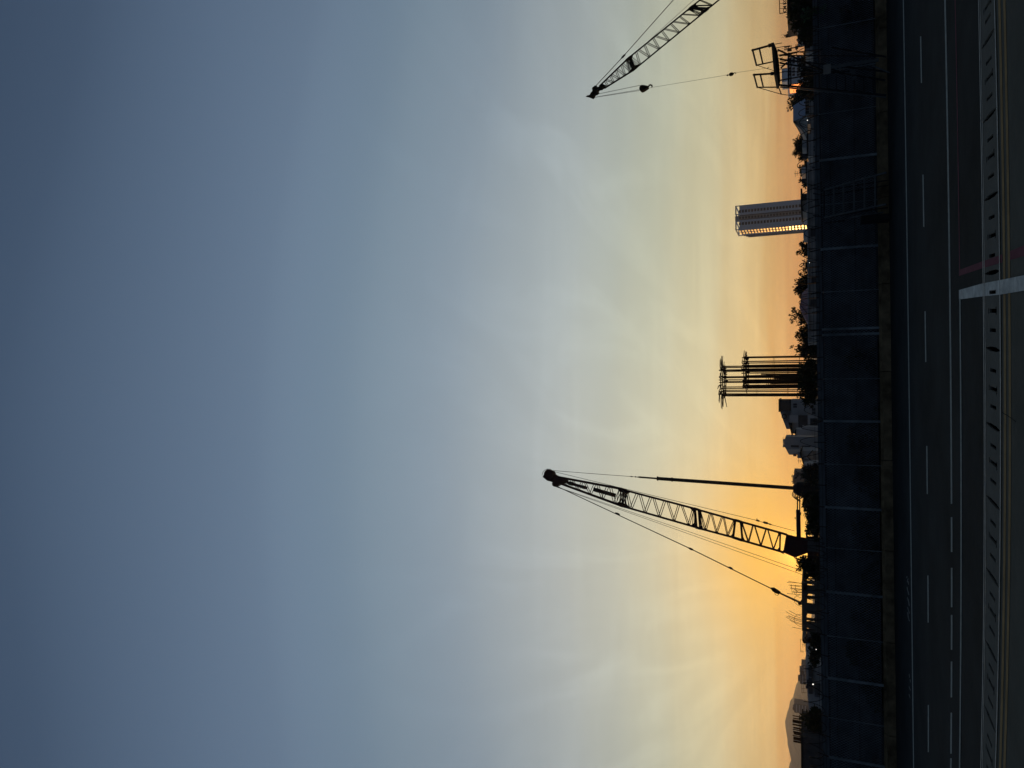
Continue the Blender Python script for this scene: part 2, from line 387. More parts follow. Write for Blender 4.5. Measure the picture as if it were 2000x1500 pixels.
# ------------------------------------------------------------------ roadside fence
pl = MB()
plh = 0.26
n = 18
for i in range(n):
    a, b = S0+(S1-S0)*i/n+0.012, S0+(S1-S0)*(i+1)/n-0.012
    dz = random.uniform(-.012, .012)
    c = fp((a+b)/2, 0.225, plh/2); pl.box(c, (b-a, 0.45, plh+dz), math.atan2(FE.y, FE.x))
    c = fp((a+b)/2, 0.30, plh+0.035+dz/2); pl.box(c, (b-a, 0.30, 0.07), math.atan2(FE.y, FE.x))
tag(pl.build('low_wall', 'plinth'), 'low stained concrete kerb wall under the chain link fence', 'low wall')
PT = plh+0.07
fyaw = math.atan2(FE.y, FE.x)
hd = thing('hoarding', fp(FL/2, 1.0, 0), 'long dark blue sheet hoarding behind the chain link fence', 'hoarding')
zl, zr = onfence(1606, 1500, 0.9).z, onfence(1587, 0, 0.9).z
def ztop(s, d=0.0): return zl+(zr-zl)*(s/FL)+d
panel_w = 2.4; s = S0; k = 0
while s < S1:
    mb = MB(); e = min(s+panel_w, S1)+0.004
    nr = 8
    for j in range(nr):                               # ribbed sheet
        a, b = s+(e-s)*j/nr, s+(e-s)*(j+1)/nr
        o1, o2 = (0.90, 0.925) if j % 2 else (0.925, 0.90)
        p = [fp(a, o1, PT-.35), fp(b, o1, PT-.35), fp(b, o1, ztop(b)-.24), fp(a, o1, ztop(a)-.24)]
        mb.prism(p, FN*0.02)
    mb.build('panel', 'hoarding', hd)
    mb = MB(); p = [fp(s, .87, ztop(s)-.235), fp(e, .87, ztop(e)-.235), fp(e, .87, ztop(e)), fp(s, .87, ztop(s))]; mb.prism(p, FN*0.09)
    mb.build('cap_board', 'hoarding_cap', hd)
    s += panel_w; k += 1

cf = thing('chain_link_fence', fp(FL/2, 0.3, PT), 'long chain link fence of grey posts and dark rails on the low wall', 'fence')
OFF = 0.30
posts = [(-40, 1), (45, 0), (132, 0), (215, 0), (307, 1), (395, 0), (483, 1), (568, 0), (642, 1), (653, 1), (740, 0), (823, 1), (908, 0), (993, 1), (1073, 0), (1160, 1), (1247, 0), (1330, 1), (1408, 0), (1486, 1), (1570, 0)]
def zr_(s, pl_, pr_): return onfence(pl_, 1500, OFF).z + (onfence(pr_, 0, OFF).z-onfence(pl_, 1500, OFF).z)*s/FL
RAILS = ((1622, 1598), (1637, 1617), (1680, 1666))
spost = []
for y, big in posts:
    sp = fence_s(onfence(1665, y, OFF)); spost.append((sp, big))
    zt = zr_(sp, *RAILS[0])+0.05
    mb = MB(); r = 0.045 if big else 0.013
    mb.tube([fp(sp, OFF-.03, PT), fp(sp, OFF-.03, zt)], r, 8)
    po = mb.build('post', 'galv', cf)
    mb = MB(); mb.tube([fp(sp, OFF-.02, zt-.06), fp(sp, OFF+.02, zt+.05), fp(sp, OFF+.22, zt+.34)], 0.022, 5); mb.build('barb_arm', 'dark_wire', po)
for i in range(0, len(posts)-1):                      # extra arms between posts
    sp = (spost[i][0]+spost[i+1][0])/2
    if abs(spost[i][0]-spost[i+1][0]) < .6: continue
    zt = zr_(sp, *RAILS[0])
    mb = MB(); mb.tube([fp(sp, OFF, zt-.02), fp(sp, OFF+.02, zt+.06), fp(sp, OFF+.22, zt+.36)], 0.018, 5); mb.build('barb_arm', 'dark_wire', cf)
for (a, b), rr in zip(RAILS, (0.028, 0.022, 0.022)):
    mb = MB(); mb.tube([fp(S0, OFF+.03, zr_(S0, a, b)), fp(S1, OFF+.03, zr_(S1, a, b))], rr, 6); mb.build('rail', 'rail', cf)
mb = MB(); mb.tube([fp(S0, OFF+.02, PT+.07), fp(S1, OFF+.02, PT+.07)], 0.022, 6); mb.build('rail', 'rail', cf)
mesh = MB(); sp = -4.0; dx = 0.085; zb = PT+.05
while sp < FL+4:
    z1 = zr_(sp, *RAILS[0]); dz = z1-zb
    for sg, oo in ((1, 0.0), (-1, 0.004)):
        mesh.tube([fp(sp, OFF+oo, zb), fp(sp+sg*dz*0.62, OFF+oo, z1)], 0.0052, 3, cap=False)
    sp += dx
mesh.build('wire_mesh', 'wire', cf, fix=False)
for q in (0.12, 0.22, 0.32):
    mb = MB(); pts = []
    for i in range(60):
        s_i = S0+(S1-S0)*i/59
        pts.append(fp(s_i, OFF+.02+(q-.05)*.7, zr_(s_i, *RAILS[0])+q+.015*math.sin(i*1.7)))
    mb.tube(pts, 0.006, 3); mb.build('barbed_strand', 'dark_wire', cf)
# razor coil on top
rz = MB(); pts = []; s = -2.0; ang = 0
while s < FL+2:
    rad = 0.30+0.07*math.sin(s*1.3)+0.04*math.sin(s*3.1)
    zc = ztop(s)+.20+.05*math.sin(s*.9)
    pts.append(fp(s + .05*math.sin(ang*.5), 0.62+rad*.75*math.cos(ang), zc+rad*math.sin(ang))); ang += 0.42; s += 0.028+0.010*math.sin(s*.7)
rz.tube(pts, 0.0125, 4)
tag(rz.build('razor_wire', 'dark_wire', fix=False), 'loose looping coil of razor wire along the top of the blue hoarding', 'razor wire')

# ------------------------------------------------------------------ vegetation
def limbs(mb, base, top, r, n, rng, spread):
    base = Vector(base); top = Vector(top); mid = base.lerp(top, .5)+Vector((rng.uniform(-.05, .05), 0, 0))*(top-base).length
    mb.tube([base, mid, top], [r, r*.75, r*.35], 7)
    for i in range(n):
        t = rng.uniform(.35, .95); p = base.lerp(top, t)
        a = rng.uniform(0, 6.283); l = spread*rng.uniform(.5, 1)
        q = p+Vector((math.cos(a)*l, math.sin(a)*l, l*rng.uniform(.3, .9)))
        mb.tube([p, p.lerp(q, .5)+Vector((0, 0, l*.06)), q], [r*.4, r*.28, r*.1], 5)
def leaf(mb, p, dirn, s_, w, rng):
    sd = dirn.cross(Vector((rng.uniform(-1, 1), rng.uniform(-1, 1), rng.uniform(-1, 1)))).normalized()
    mb.quad(p, p+dirn*s_*.5+sd*w*.5, p+dirn*s_, p+dirn*s_*.5-sd*w*.5)
def leaves(mb, c, rx, ry, rz, nclump, nleaf, size, rng, spiky=0.0, elong=1.8):
    c = Vector(c)
    for i in range(nclump):
        while True:
            d = Vector((rng.uniform(-1, 1), rng.uniform(-1, 1), rng.uniform(-1, 1)))
            if 0.1 < d.length < 1: break
        cc = c+Vector((d.x*rx, d.y*ry, d.z*rz)); rc = min(rx, rz)*rng.uniform(.16, .34)
        for k in range(nleaf):
            g_ = Vector((rng.gauss(0, 1), rng.gauss(0, 1), rng.gauss(0, .8)))
            dirn = (g_*0.6+Vector((rng.uniform(-1, 1), rng.uniform(-1, 1), rng.uniform(-.6, 1)))).normalized()
            s_ = size*rng.uniform(.6, 1.3); leaf(mb, cc+g_*rc*.55, dirn, s_, s_/elong, rng)
def crown(mb, tw, c, rx, ry, rz, nb, nleaf, size, rng, spiky=0.0):
    """nb branches of uneven length fan out from low in the crown; clumps of leaves sit along each, with gaps between"""
    c = Vector(c); root = c-Vector((0, 0, rz*.75))
    for i in range(nb):
        th = rng.uniform(0, 6.283); v = rng.uniform(-.75, 1.0)
        d = Vector((math.cos(th)*math.sqrt(1-v*v)*rx, math.sin(th)*math.sqrt(1-v*v)*ry, v*rz))
        tip = c+d*rng.choice((.55, .7, .85, .95, 1.08)); mid = root.lerp(tip, .5)+Vector((0, 0, rz*.12))
        tw.tube([root, mid, tip], [size*.16, size*.09, size*.03], 4)
        for k in range(4):
            u = rng.uniform(.35, 1.0); p = root.lerp(mid, u*2) if u < .5 else mid.lerp(tip, u*2-1)
            rc = min(rx, rz)*rng.uniform(.09, .20)
            for q in range(nleaf):
                g_ = Vector((rng.gauss(0, 1), rng.gauss(0, 1), rng.gauss(0, .85)))
                dirn = (g_*(.9 if spiky else .5)+(tip-root).normalized()*.8+Vector((rng.uniform(-.8, .8), rng.uniform(-.8, .8), rng.uniform(-.6, .8)))).normalized()
                s_ = size*rng.uniform(.6, 1.3); leaf(mb, p+g_*rc*.7, dirn, s_, s_/(2.6 if spiky else 1.9), rng)
def tree(name, y, v_top, wpx, D, label, cat='tree', group=None, depth_px=None, lf=1.0, size=0.28, matl='leaf', spiky=0, seed=None, nclump=60, nleaf=26, trunk=True):
    rng = random.Random(seed if seed is not None else int(y*7+v_top))
    top = at(v_top, y, D); pm = (at(v_top, y-wpx/2, D)-at(v_top, y+wpx/2, D)).length
    hz = (depth_px or wpx*.55)/wpx*pm
    c = Vector((top.x, D, top.z-hz*.5)); base = Vector((top.x+rng.uniform(-.1, .1)*pm, D, -0.02))
    t = thing(name, base, label, cat, group)
    mb = MB()
    limbs(mb, base, c+Vector((0, 0, hz*.3)), max(.06, pm*.035), 7, rng, pm*.4)
    tw = mb; mb = MB()
    crown(mb, tw, c-Vector((0, 0, hz*.02)), pm*.54, pm*.54, hz*.62, int(nclump*.62*lf), int(nleaf*.62), size*.85, rng, spiky)
    leaves(mb, c-Vector((0, 0, hz*.35)), pm*.40, pm*.40, hz*.30, int(nclump*.3*lf), nleaf, size*.9, rng, spiky)
    tw.build('trunk', 'bark', t)
    mb.build('crown', matl, t, fix=False)
    return t
G1 = 'trees behind the hoarding'
tree('broadleaf_tree', 290, 1552, 46, 110, 'dense round dark tree beside the pale hipped canvas roof', group=G1, depth_px=40, size=.38, nclump=120, nleaf=40)
tree('broadleaf_tree', 343, 1561, 58, 100, 'low sparse ragged tree between the round tree and the tall tower', group=G1, depth_px=16, size=.3, nclump=26, nleaf=22, seed=5)
tree('broadleaf_tree', 204, 1545, 52, 150, 'fine leaved tree rising behind the grey blue hipped roof', group=G1, depth_px=50, size=.5, nclump=130, nleaf=34)
tree('broadleaf_tree', 489, 1558, 34, 90, 'small leafy tree nearest the foot of the tall tower', group=G1, depth_px=34, size=.34, nclump=34, nleaf=26)
tree('broadleaf_tree', 519, 1564, 28, 92, 'smallest wispy tree between the tower and the maroon roof', group=G1, depth_px=28, size=.32, nclump=24, nleaf=22)
tree('broadleaf_tree', 560, 1551, 48, 104, 'full dark tree beside the ridge of the maroon roof', group=G1, depth_px=42, size=.36, nclump=80, nleaf=32)
tree('broadleaf_tree', 620, 1551, 40, 103, 'ragged dark tree standing over the lower end of the maroon roof', group=G1, depth_px=44, size=.36, nclump=60, nleaf=30)
tree('broadleaf_tree', 650, 1557, 36, 80, 'gappy dark tree midway between the maroon roof and the steel cages', group=G1, depth_px=40, size=.34, nclump=46, nleaf=30)
tree('broadleaf_tree', 682, 1553, 36, 78, 'spiky topped dark tree touching the tall reinforcing cages', group=G1, depth_px=44, size=.36, nclump=52, nleaf=30, spiky=1)
tree('broadleaf_tree', 928, 1565, 38, 74, 'greyish tree in front of the far roof block by the drill bar', group=G1, depth_px=40, size=.30, nclump=80, nleaf=30, matl='leaf_grey')
tree('broadleaf_tree', 975, 1562, 28, 72, 'black leafy clump at the foot of the drill bar', group=G1, depth_px=42, size=.3, nclump=80, nleaf=30)
tree('bush', 1408, 1572, 52, 66, 'dark bush at the foot of the short pipe bundle', 'bush', depth_px=34, size=.3, nclump=90, nleaf=30)
tree('bush', 1112, 1571, 40, 66, 'dark bushy growth on the left of the crane body', 'bush', depth_px=34, size=.28, nclump=90, nleaf=30, spiky=1)
tree('broadleaf_tree', 1098, 1553, 26, 64, 'straggly drooping tree against the glow beside the crane body', group=G1, depth_px=26, size=.34, nclump=20, nleaf=16, spiky=1)
tree('broadleaf_tree', 30, 1550, 66, 62, 'dark tree under the roof sign at the far right', group=G1, depth_px=46, size=.34, nclump=120, nleaf=34)
tree('broadleaf_tree', 72, 1558, 34, 80, 'dark tree under the nearer of the two antenna masts', group=G1, depth_px=34, size=.34, nclump=60, nleaf=30)
tree('broadleaf_tree', 133, 1566, 80, 90, 'broad low dark tree behind the steel platform tower', group=G1, depth_px=24, size=.4, nclump=90, nleaf=30)
tree('broadleaf_tree', 176, 1560, 36, 105, 'dark tree on the right flank of the hipped roof', group=G1, depth_px=34, size=.4, nclump=70, nleaf=30)
tree('bush', 745, 1561, 104, 58, 'thick dark undergrowth around the feet of the reinforcing cages', 'bush', depth_px=30, size=.24, nclump=150, nleaf=30, spiky=1)
tree('bush', 1010, 1577, 80, 58, 'dark weedy bank between the drill bar and the crane body', 'bush', depth_px=20, size=.24, nclump=110, nleaf=30)
tree('bush', 1262, 1583, 54, 80, 'dark bush below the small rooftop hut', 'bush', depth_px=20, size=.28, nclump=70, nleaf=30)
tree('bush', 1288, 1579, 22, 78, 'thin bush between the rooftop hut and the grey house', 'bush', depth_px=18, size=.24, nclump=26, nleaf=20)
# arching leafed plants by the crane
def arching_plant(y, v_top, D, label, nleafs=9, ln=1.0, seed=1, matl='leaf'):
    rng = random.Random(seed); top = at(v_top, y, D); base = Vector((top.x, D, -0.02))
    hgt = top.z
    t = thing('banana_plant', base, label, 'plant', 'arching plants by the crane')
    mb = MB(); mb.tube([base, Vector((base.x, D, hgt-.75*ln))], [.09, .06], 7); mb.build('stem', 'bark', t)
    mb = MB(); o = Vector((base.x, D, hgt-.8*ln))
    for i in range(nleafs):
        a = rng.uniform(0, 6.283); l = ln*rng.uniform(.7, 1.25); rise = rng.uniform(.5, 1.0)*ln*.8
        d = Vector((math.cos(a), math.sin(a), 0)); sd = Vector((-d.y, d.x, 0))
        prev = None
        for k in range(9):
            u = k/8; p = o+d*l*u+Vector((0, 0, rise*(1.9*u-1.9*u*u*1.15))); w = .11*ln*math.sin(math.pi*min(1, u*.95+.05))
            cur = (p+sd*w+Vector((0, 0, -.4*w)), p, p-sd*w+Vector((0, 0, -.4*w)))
            if prev:
                mb.quad(prev[0], cur[0], cur[1], prev[1]); mb.quad(prev[1], cur[1], cur[2], prev[2])
            prev = cur
    mb.build('leaves', matl, t, fix=False)
for i, (y, vt, lb) in enumerate(((996, 1559, 'arching leafed plant nearest the drill bar'), (1013, 1563, 'curled leaf plant under the hydraulic cylinder'), (1031, 1566, 'low curled plant under the thick end of the cylinder'),
                                 (1042, 1563, 'tufted plant against the right side of the crane body'))):
    arching_plant(y, vt, 62, lb, 9, 0.75, i+3)
# growth against the hoarding, seen through the mesh
def fence_shrub(y, v_top, wpx, label, seed, nclump=50, size=.11, matl='leaf'):
    rng = random.Random(seed); s0 = fence_s(onfence(1690, y, .6)); zt = onfence(v_top, y, .6).z
    pm = wpx/52.0; base = fp(s0, .62, PT-.1)
    t = thing('climbing_shrub', base, label, 'shrub', 'shrubs between fence and hoarding')
    mb = MB()
    for k in range(5):
        q = fp(s0+rng.uniform(-.35, .35)*pm, .62+rng.uniform(-.12, .12), PT+(zt-PT)*rng.uniform(.5, .95)); mb.tube([base, base.lerp(q, .5)+FE*rng.uniform(-.1, .1), q], [.02, .014, .005], 5)
    mb.build('stem', 'bark', t)
    mb = MB()
    for k in range(nclump):
        u = rng.random()**1.4; x = rng.gauss(0, .25)*pm*(1-u*.6)
        c = fp(s0+x, .62+rng.uniform(-.2, .2), PT+(zt-PT)*u)
        leaves(mb, c, .16, .12, .14, 3, 12, size, rng)
    mb.build('foliage', matl, t, fix=False)
for i, (y, vt, w, lb) in enumerate(((20, 1648, 70, 'black shrub mass behind the mesh at the far right end of the fence'), (862, 1662, 95, 'wide dark shrub behind the mesh left of the cages'), (700, 1655, 60, 'thin dark climber behind the mesh below the cages'),
        (935, 1678, 60, 'low dark shrub behind the mesh below the drill bar'), (1045, 1672, 80, 'broad dark shrub behind the mesh below the crane body'), (1200, 1668, 60, 'peaked dark shrub behind the mesh below the concrete frame'),
        (1275, 1662, 95, 'largest dark shrub behind the mesh below the rooftop hut'), (1345, 1694, 60, 'low dark weeds behind the mesh below the grey house'), (1130, 1688, 50, 'small dark weeds behind the mesh beside the crane'))):
    fence_shrub(y, vt, w, lb, 40+i, nclump=int(w*1.3))
t = thing('leafy_creeper', onfence(1600, 28, .9), 'pale green leafy creeper hanging over the hoarding top under the roof sign', 'creeper')
rng = random.Random(3); mb = MB(); tw = MB()
pts = [onfence(1567, 31, .8), onfence(1578, 22, .8), onfence(1592, 20, .8), onfence(1606, 21, .8)]
tw.tube(pts, .012, 5); tw.build('stem', 'bark', t)
for p in (pts[0].lerp(pts[1], .5), pts[1], pts[1].lerp(pts[2], .5), pts[2], pts[2].lerp(pts[3], .5), pts[3], onfence(1574, 33, .8)):
    leaves(mb, p, .12, .08, .12, 5, 5, .13, rng)
mb.build('leaves', 'leaf_fresh', t, fix=False)

# ------------------------------------------------------------------ lattice cranes
def boom_section(U0, U1, L0, L1, dep0, dep1, bays, rch=.075, rlc=.032, frames=True, A=Vector((0, 1, 0))):
    mb = MB()
    def pt(which, t, sgn):
        a, b = (U0, U1) if which == 'U' else (L0, L1)
        p = a.lerp(b, t); return p+A*(sgn*(dep0+(dep1-dep0)*t)/2)
    for w in 'UL':
        for sg in (-1, 1):
            mb.tube([pt(w, 0, sg), pt(w, 1, sg)], rch, 8)
    for sg in (-1, 1):
        for i in range(bays):
            t0, t1 = i/bays, (i+1)/bays; tm = (t0+t1)/2
            mb.tube([pt('U', t0+.02, sg), pt('L', tm, sg)], rlc, 6); mb.tube([pt('L', tm, sg), pt('U', t1-.02, sg)], rlc, 6)
    for w in 'UL':                                    # top and bottom faces
        for i in range(bays):
            t0, t1 = i/bays, (i+1)/bays
            sg = 1 if i % 2 else -1
            mb.tube([pt(w, t0, sg), pt(w, t1, -sg)], rlc, 6)
    if frames:
        for t in (0, 1):
            for sg in (-1, 1):
                mb.tube([pt('U', t, sg), pt('L', t, sg)], rlc*1.5, 6)
                d = 0.045 if t == 0 else -0.045
                # gussets at the section ends
                for w, o in (('U', 'L'), ('L', 'U')):
                    p = pt(w, t, sg); q = pt(w, t+d*1.6, sg); s_ = pt(w, t, sg).lerp(pt(o, t, sg), .26)
                    mb.prism([p-A*.02, q-A*.02, s_-A*.02], A*.04)
            for w in 'UL': mb.tube([pt(w, t, -1), pt(w, t, 1)], rlc*1.5, 6)
            mb.tube([pt('U', t, -1), pt('L', t, 1)], rlc, 6); mb.tube([pt('U', t, 1), pt('L', t, -1)], rlc, 6)
    return mb
def rope(pts, r, name, parent, matl='rope', n=5):
    mb = MB(); mb.tube(pts, r, n); return mb.build(name, matl, parent)
def lump(mb, a, b, w, depth):                        # little spindle fitting on a rope
    a = Vector(a); b = Vector(b); mb.tube([a, a.lerp(b, .25), a.lerp(b, .75), b], [w*.35, w, w, w*.35], 8)

# --- main crane with the drilling attachment
def proj(p):
    d = p-CAM; f = d.dot(fw); return Vector((1000-F*d.dot(up)/f, 750-F*d.dot(rt)/f))
def depth_axis(px0, px1, D):
    """horizontal direction square to the boom plane: the one along which the near and far chords overlap"""
    P, Q = at(*px0, D), at(*px1, D); mid = (P+Q)/2
    a, b = proj(P), proj(Q); t = (b-a).normalized(); best = None
    for k in range(-450, 451):
        ph = R(k/10); A = Vector((math.sin(ph), math.cos(ph), 0)); d = proj(mid+A)-proj(mid-A); e = abs(d.x*t.y-d.y*t.x)
        if best is None or e < best[0]: best = (e, A)
    return mid, best[1]
D1 = 85.0
O1, A1 = depth_axis((1090, 938), (1530, 1060), D1)
X1 = Vector((A1.y, -A1.x, 0))                        # along the boom plane, to the right
def c1(px, py, dy=0.0):
    d = ray(px, py); return CAM + d*((O1-CAM).dot(A1)/d.dot(A1)) + A1*dy
base = c1(1597, 1110); base.z = -0.02
cr = thing('crawler_crane', base, 'red lattice boom crawler crane rigged for drilling, sun behind its body', 'crane', 'lattice boom cranes')
DEP = 1.2
secs = [((1092, 932), (1215, 955), (1095, 944.5), (1213, 987.5), .55, DEP, 5), ((1221, 957.5), (1357, 993.5), (1219, 989.5), (1360, 1030), DEP, DEP, 5),
        ((1365, 996), (1436, 1016), (1368, 1032.5), (1432, 1049.5), DEP, DEP, 3), ((1447, 1019), (1524, 1040.5), (1450, 1055.5), (1523, 1076.5), DEP, DEP, 3)]
for i, (u0, u1, l0, l1, d0, d1, nb) in enumerate(secs):
    boom_section(c1(*u0), c1(*u1), c1(*l0), c1(*l1), d0, d1, nb, rch=(.135 if i == 0 else .115), rlc=.045, A=A1).build('boom_section', 'crane_red', cr)
for (a, b) in (((1215, 955), (1221, 957.5)), ((1213, 987.5), (1219, 989.5)), ((1357, 993.5), (1365, 996)), ((1360, 1030), (1368, 1032.5)), ((1436, 1016), (1447, 1019)), ((1432, 1049.5), (1450, 1055.5))):
    for sg in (-1, 1):
        mb = MB(); mb.tube([c1(*a, sg*DEP/2), c1(*b, sg*DEP/2)], .15, 8); mb.build('boom_pin', 'crane_red', cr)
# close packed end frames at the joints
for (u, l) in (((1217, 956), (1216, 988)), ((1361, 995), (1364, 1031)), ((1441, 1017.5), (1441, 1052.5))):
    mb = MB()
    for k, off in enumerate((-5, 5)):
        for sg in (-1, 1):
            a = c1(u[0]+off, u[1]+off*.27, sg*DEP/2); b = c1(l[0]+off+(5 if k % 2 else -5), l[1]+off*.27, sg*DEP/2); mb.tube([a, b], .042, 6)
    mb.build('joint_frame', 'crane_red', cr)
mb = MB()                                            # boom head
mb.prism([c1(*p, -.45) for p in ((1062, 932), (1071, 917), (1082, 920), (1084, 926), (1093, 930.5), (1108, 934.5), (1106, 942.5), (1096, 945.5), (1092, 948), (1079, 941.5), (1071, 939.5))], A1*.9)
hd_ = mb.build('boom_head', 'crane_red', cr)
mb = MB(); mb.disc(c1(1074, 927), .62, A1, 1.1); mb.build('sheave', 'crane_red', hd_)
mb = MB(); mb.disc(c1(1085, 946), .32, A1, .7, 12); mb.build('sheave', 'crane_red', hd_)
mb = MB()
p0 = c1(1071, 926)
arc = [c1(1071+12*math.cos(a), 928+12*math.sin(a)) for a in [R(180+10*k) for k in range(0, 16)]]
mb.tube(arc, .03, 5); mb.build('rope_guard', 'crane_red', hd_)
mb = MB(); mb.prism([c1(*p, -.25) for p in ((1079, 943), (1080, 948.5), (1086, 951), (1092, 949), (1093, 944))], A1*.5); mb.build('rope_anchor', 'crane_red', hd_)
for a, b, w in (((1110.5, 943), (1145, 953), 6), ((1160.5, 956), (1201, 967.5), 8)):
    mb = MB(); mb.beam(c1(*a), c1(*b), w/16.9, .9, A1); sb = mb.build('sheave_frame', 'crane_red', cr)
    mb = MB(); mb.disc(c1(*a).lerp(c1(*b), .15), .26, A1, 1.0, 12); mb.disc(c1(*a).lerp(c1(*b), .85), .22, A1, 1.0, 12); mb.build('sheave', 'rope', sb)
rope([c1(1084, 921.5, .3), c1(1210, 952, .5), c1(1350, 985.5, .5), c1(1476, 1016)], .028, 'hoist_rope', cr)
rope([c1(1476, 1016), c1(1507, 1025), c1(1552, 1037)], .028, 'hoist_rope', cr)
mb = MB(); lump(mb, c1(1476, 1015.6), c1(1484, 1018), .10, 0); lump(mb, c1(1490, 1019.6), c1(1501, 1022.6), .13, 0); lump(mb, c1(1501, 1022.8), c1(1507, 1025), .08, 0)
mb.tube([c1(1478, 1012.5), c1(1480, 1017)], .03, 5); mb.build('rope_swivel', 'rope', cr)
for off in (-.2, .2):
    rope([c1(1087, 949.5, off*.5), c1(1350, 1072.5, off), c1(1507, 1150, off)], .045, 'pendant', cr)
mb = MB()
for (a, b) in (((1202, 1001.5), (1210, 1005.5)), ((1345, 1069.8), (1354, 1074.6)), ((1423, 1107.4), (1431, 1111.6))):
    for off in (-.2, .2):
        mb = MB(); lump(mb, c1(*a, off), c1(*b, off), .11, 0); mb.build('pendant_link', 'rope', cr)
mb = MB(); mb.prism([c1(*p, -.6) for p in ((1505, 1148), (1511, 1147.5), (1520, 1153), (1525, 1157), (1522, 1160.5), (1515, 1158), (1509, 1154))], A1*1.2)
br = mb.build('bridle_block', 'crane_grey', cr)
mb = MB(); mb.tube([c1(1513, 1158), c1(1514.5, 1162), c1(1519, 1163), c1(1521, 1160)], .03, 5); mb.build('lifting_eye', 'crane_grey', br)
for k, off in enumerate((-.5, -.2, .1, .4)):
    rope([c1(1523, 1156.5+k*1.2, off), c1(1566, 1176+k*1.6, off)], .03, 'bridle_rope', cr)
rope([c1(1086, 950.5), c1(1350, 1040), c1(1576, 1118)], .026, 'hoist_rope', cr)
rope([c1(1086, 951), c1(1350, 1044.5), c1(1580, 1127)], .026, 'hoist_rope', cr)
# boom foot, house, tracks
mb = MB()
dd = DEP/2
mb.prism([c1(*p, -dd) for p in ((1536, 1043), (1553, 1047.5), (1586, 1052), (1588, 1076), (1553, 1089), (1530, 1079))], A1*DEP)
bf = mb.build('boom_foot', 'crane_red', cr)
mb = MB()
for sg in (-1, 1):
    mb.tube([c1(1524, 1040.5, sg*dd), c1(1537, 1044.5, sg*dd)], .12, 8); mb.tube([c1(1523, 1076.5, sg*dd), c1(1531, 1079, sg*dd)], .12, 8)
mb.tube([c1(1531, 1075, -dd-.1), c1(1527, 1080.5, -dd-.1), c1(1533, 1082, -dd-.1)], .03, 5)
mb.build('foot_lug', 'crane_red', bf)
yw1 = math.atan2(X1.y, X1.x)
def body1(a, b, z): return Vector((pf.x, pf.y, 0)) + X1*a + A1*b + Vector((0, 0, z))
pf = c1(1577, 1048); pr = c1(1577, 1192); LB = (pf-pr).length; zt = pf.z
mb = MB(); mb.box(body1(-LB/2, 0, 1.35), (LB, 3.2, .5), yw1); mb.box(body1(-LB/2-.6, 0, 1.91), (LB-1.6, 3.0, .6), yw1); mb.box(body1(-1.6, 0, (2.22+zt)/2), (2.2, 2.6, zt-2.22), yw1); mb.build('house', 'crane_red', cr)
mb = MB(); mb.box(body1(-.9, -2.1, 2.35), (1.7, 1.1, 1.9), yw1); cb = mb.build('cab', 'crane_red', cr)
mb = MB(); mb.box(body1(-.9, -2.665, 2.6), (1.3, .04, 1.1), yw1); mb.box(body1(-.03, -2.1, 2.6), (.04, .9, 1.1), yw1); mb.build('cab_window', 'glass', cb)
mb = MB(); mb.box(body1(-LB+.35, 0, 1.45), (1.1, 3.8, 1.5), yw1); mb.build('counterweight', 'crane_grey', cr)
mb = MB(); gt = c1(1562, 1178); ga = (gt-body1(0, 0, 0)).dot(X1)
for sg in (-1, 1):
    mb.tube([body1(ga-.3, sg*.9, 2.2), gt+A1*sg*.7], .07, 8); mb.tube([body1(ga+2.4, sg*.9, 2.2), gt+A1*sg*.7], .07, 8)
mb.tube([gt-A1*.7, gt+A1*.7], .18, 8); mb.build('gantry', 'crane_red', cr)
def track(mbx, bodyf, ca, b, L_):
    out = []
    for k in range(20):
        a = 2*math.pi*k/20; out.append(bodyf(ca+math.cos(a)*.52+(L_ if math.cos(a) > 0 else -L_), b-.4, .51+math.sin(a)*.52))
    return out
for sg in (-1, 1):
    mb = MB(); mb.prism(track(mb, body1, -LB/2, sg*2.2, LB*.6), A1*.8); tk = mb.build('crawler_track', 'black_steel', cr)
    for k in range(7):
        mb = MB(); mb.disc(body1(-LB/2-LB*.6+1.2*LB*k/6, sg*2.2, .42), .3, A1, .86, 12); mb.build('track_roller', 'crane_grey', tk)
mb = MB(); mb.box(body1(-LB/2, 0, .8), (3, 3.8, .6), yw1); mb.build('carbody', 'crane_grey', cr)
# drill frame reaching forward to the drill bar
mb = MB()
for off in (-.5, .5):
    mb.tube([c1(1557.5, 969, off), c1(1557.5, 1000, off)], .06, 8); mb.tube([c1(1562, 969, off), c1(1562, 1000, off)], .06, 8)
mb.build('piston_rod', 'rope', cr)
for off in (-.5, .5):
    mb = MB(); mb.tube([c1(1559, 996, off), c1(1560, 1050, off)], .22, 10); mb.build('hydraulic_cylinder', 'crane_red', cr)
mb = MB(); mb.tube([c1(1553, 1010), c1(1553, 1012.5), c1(1557, 1012)], .05, 5); mb.disc(c1(1560, 1003), .26, (1, 0, 0), .25, 10); mb.build('hose_coupling', 'crane_red', cr)
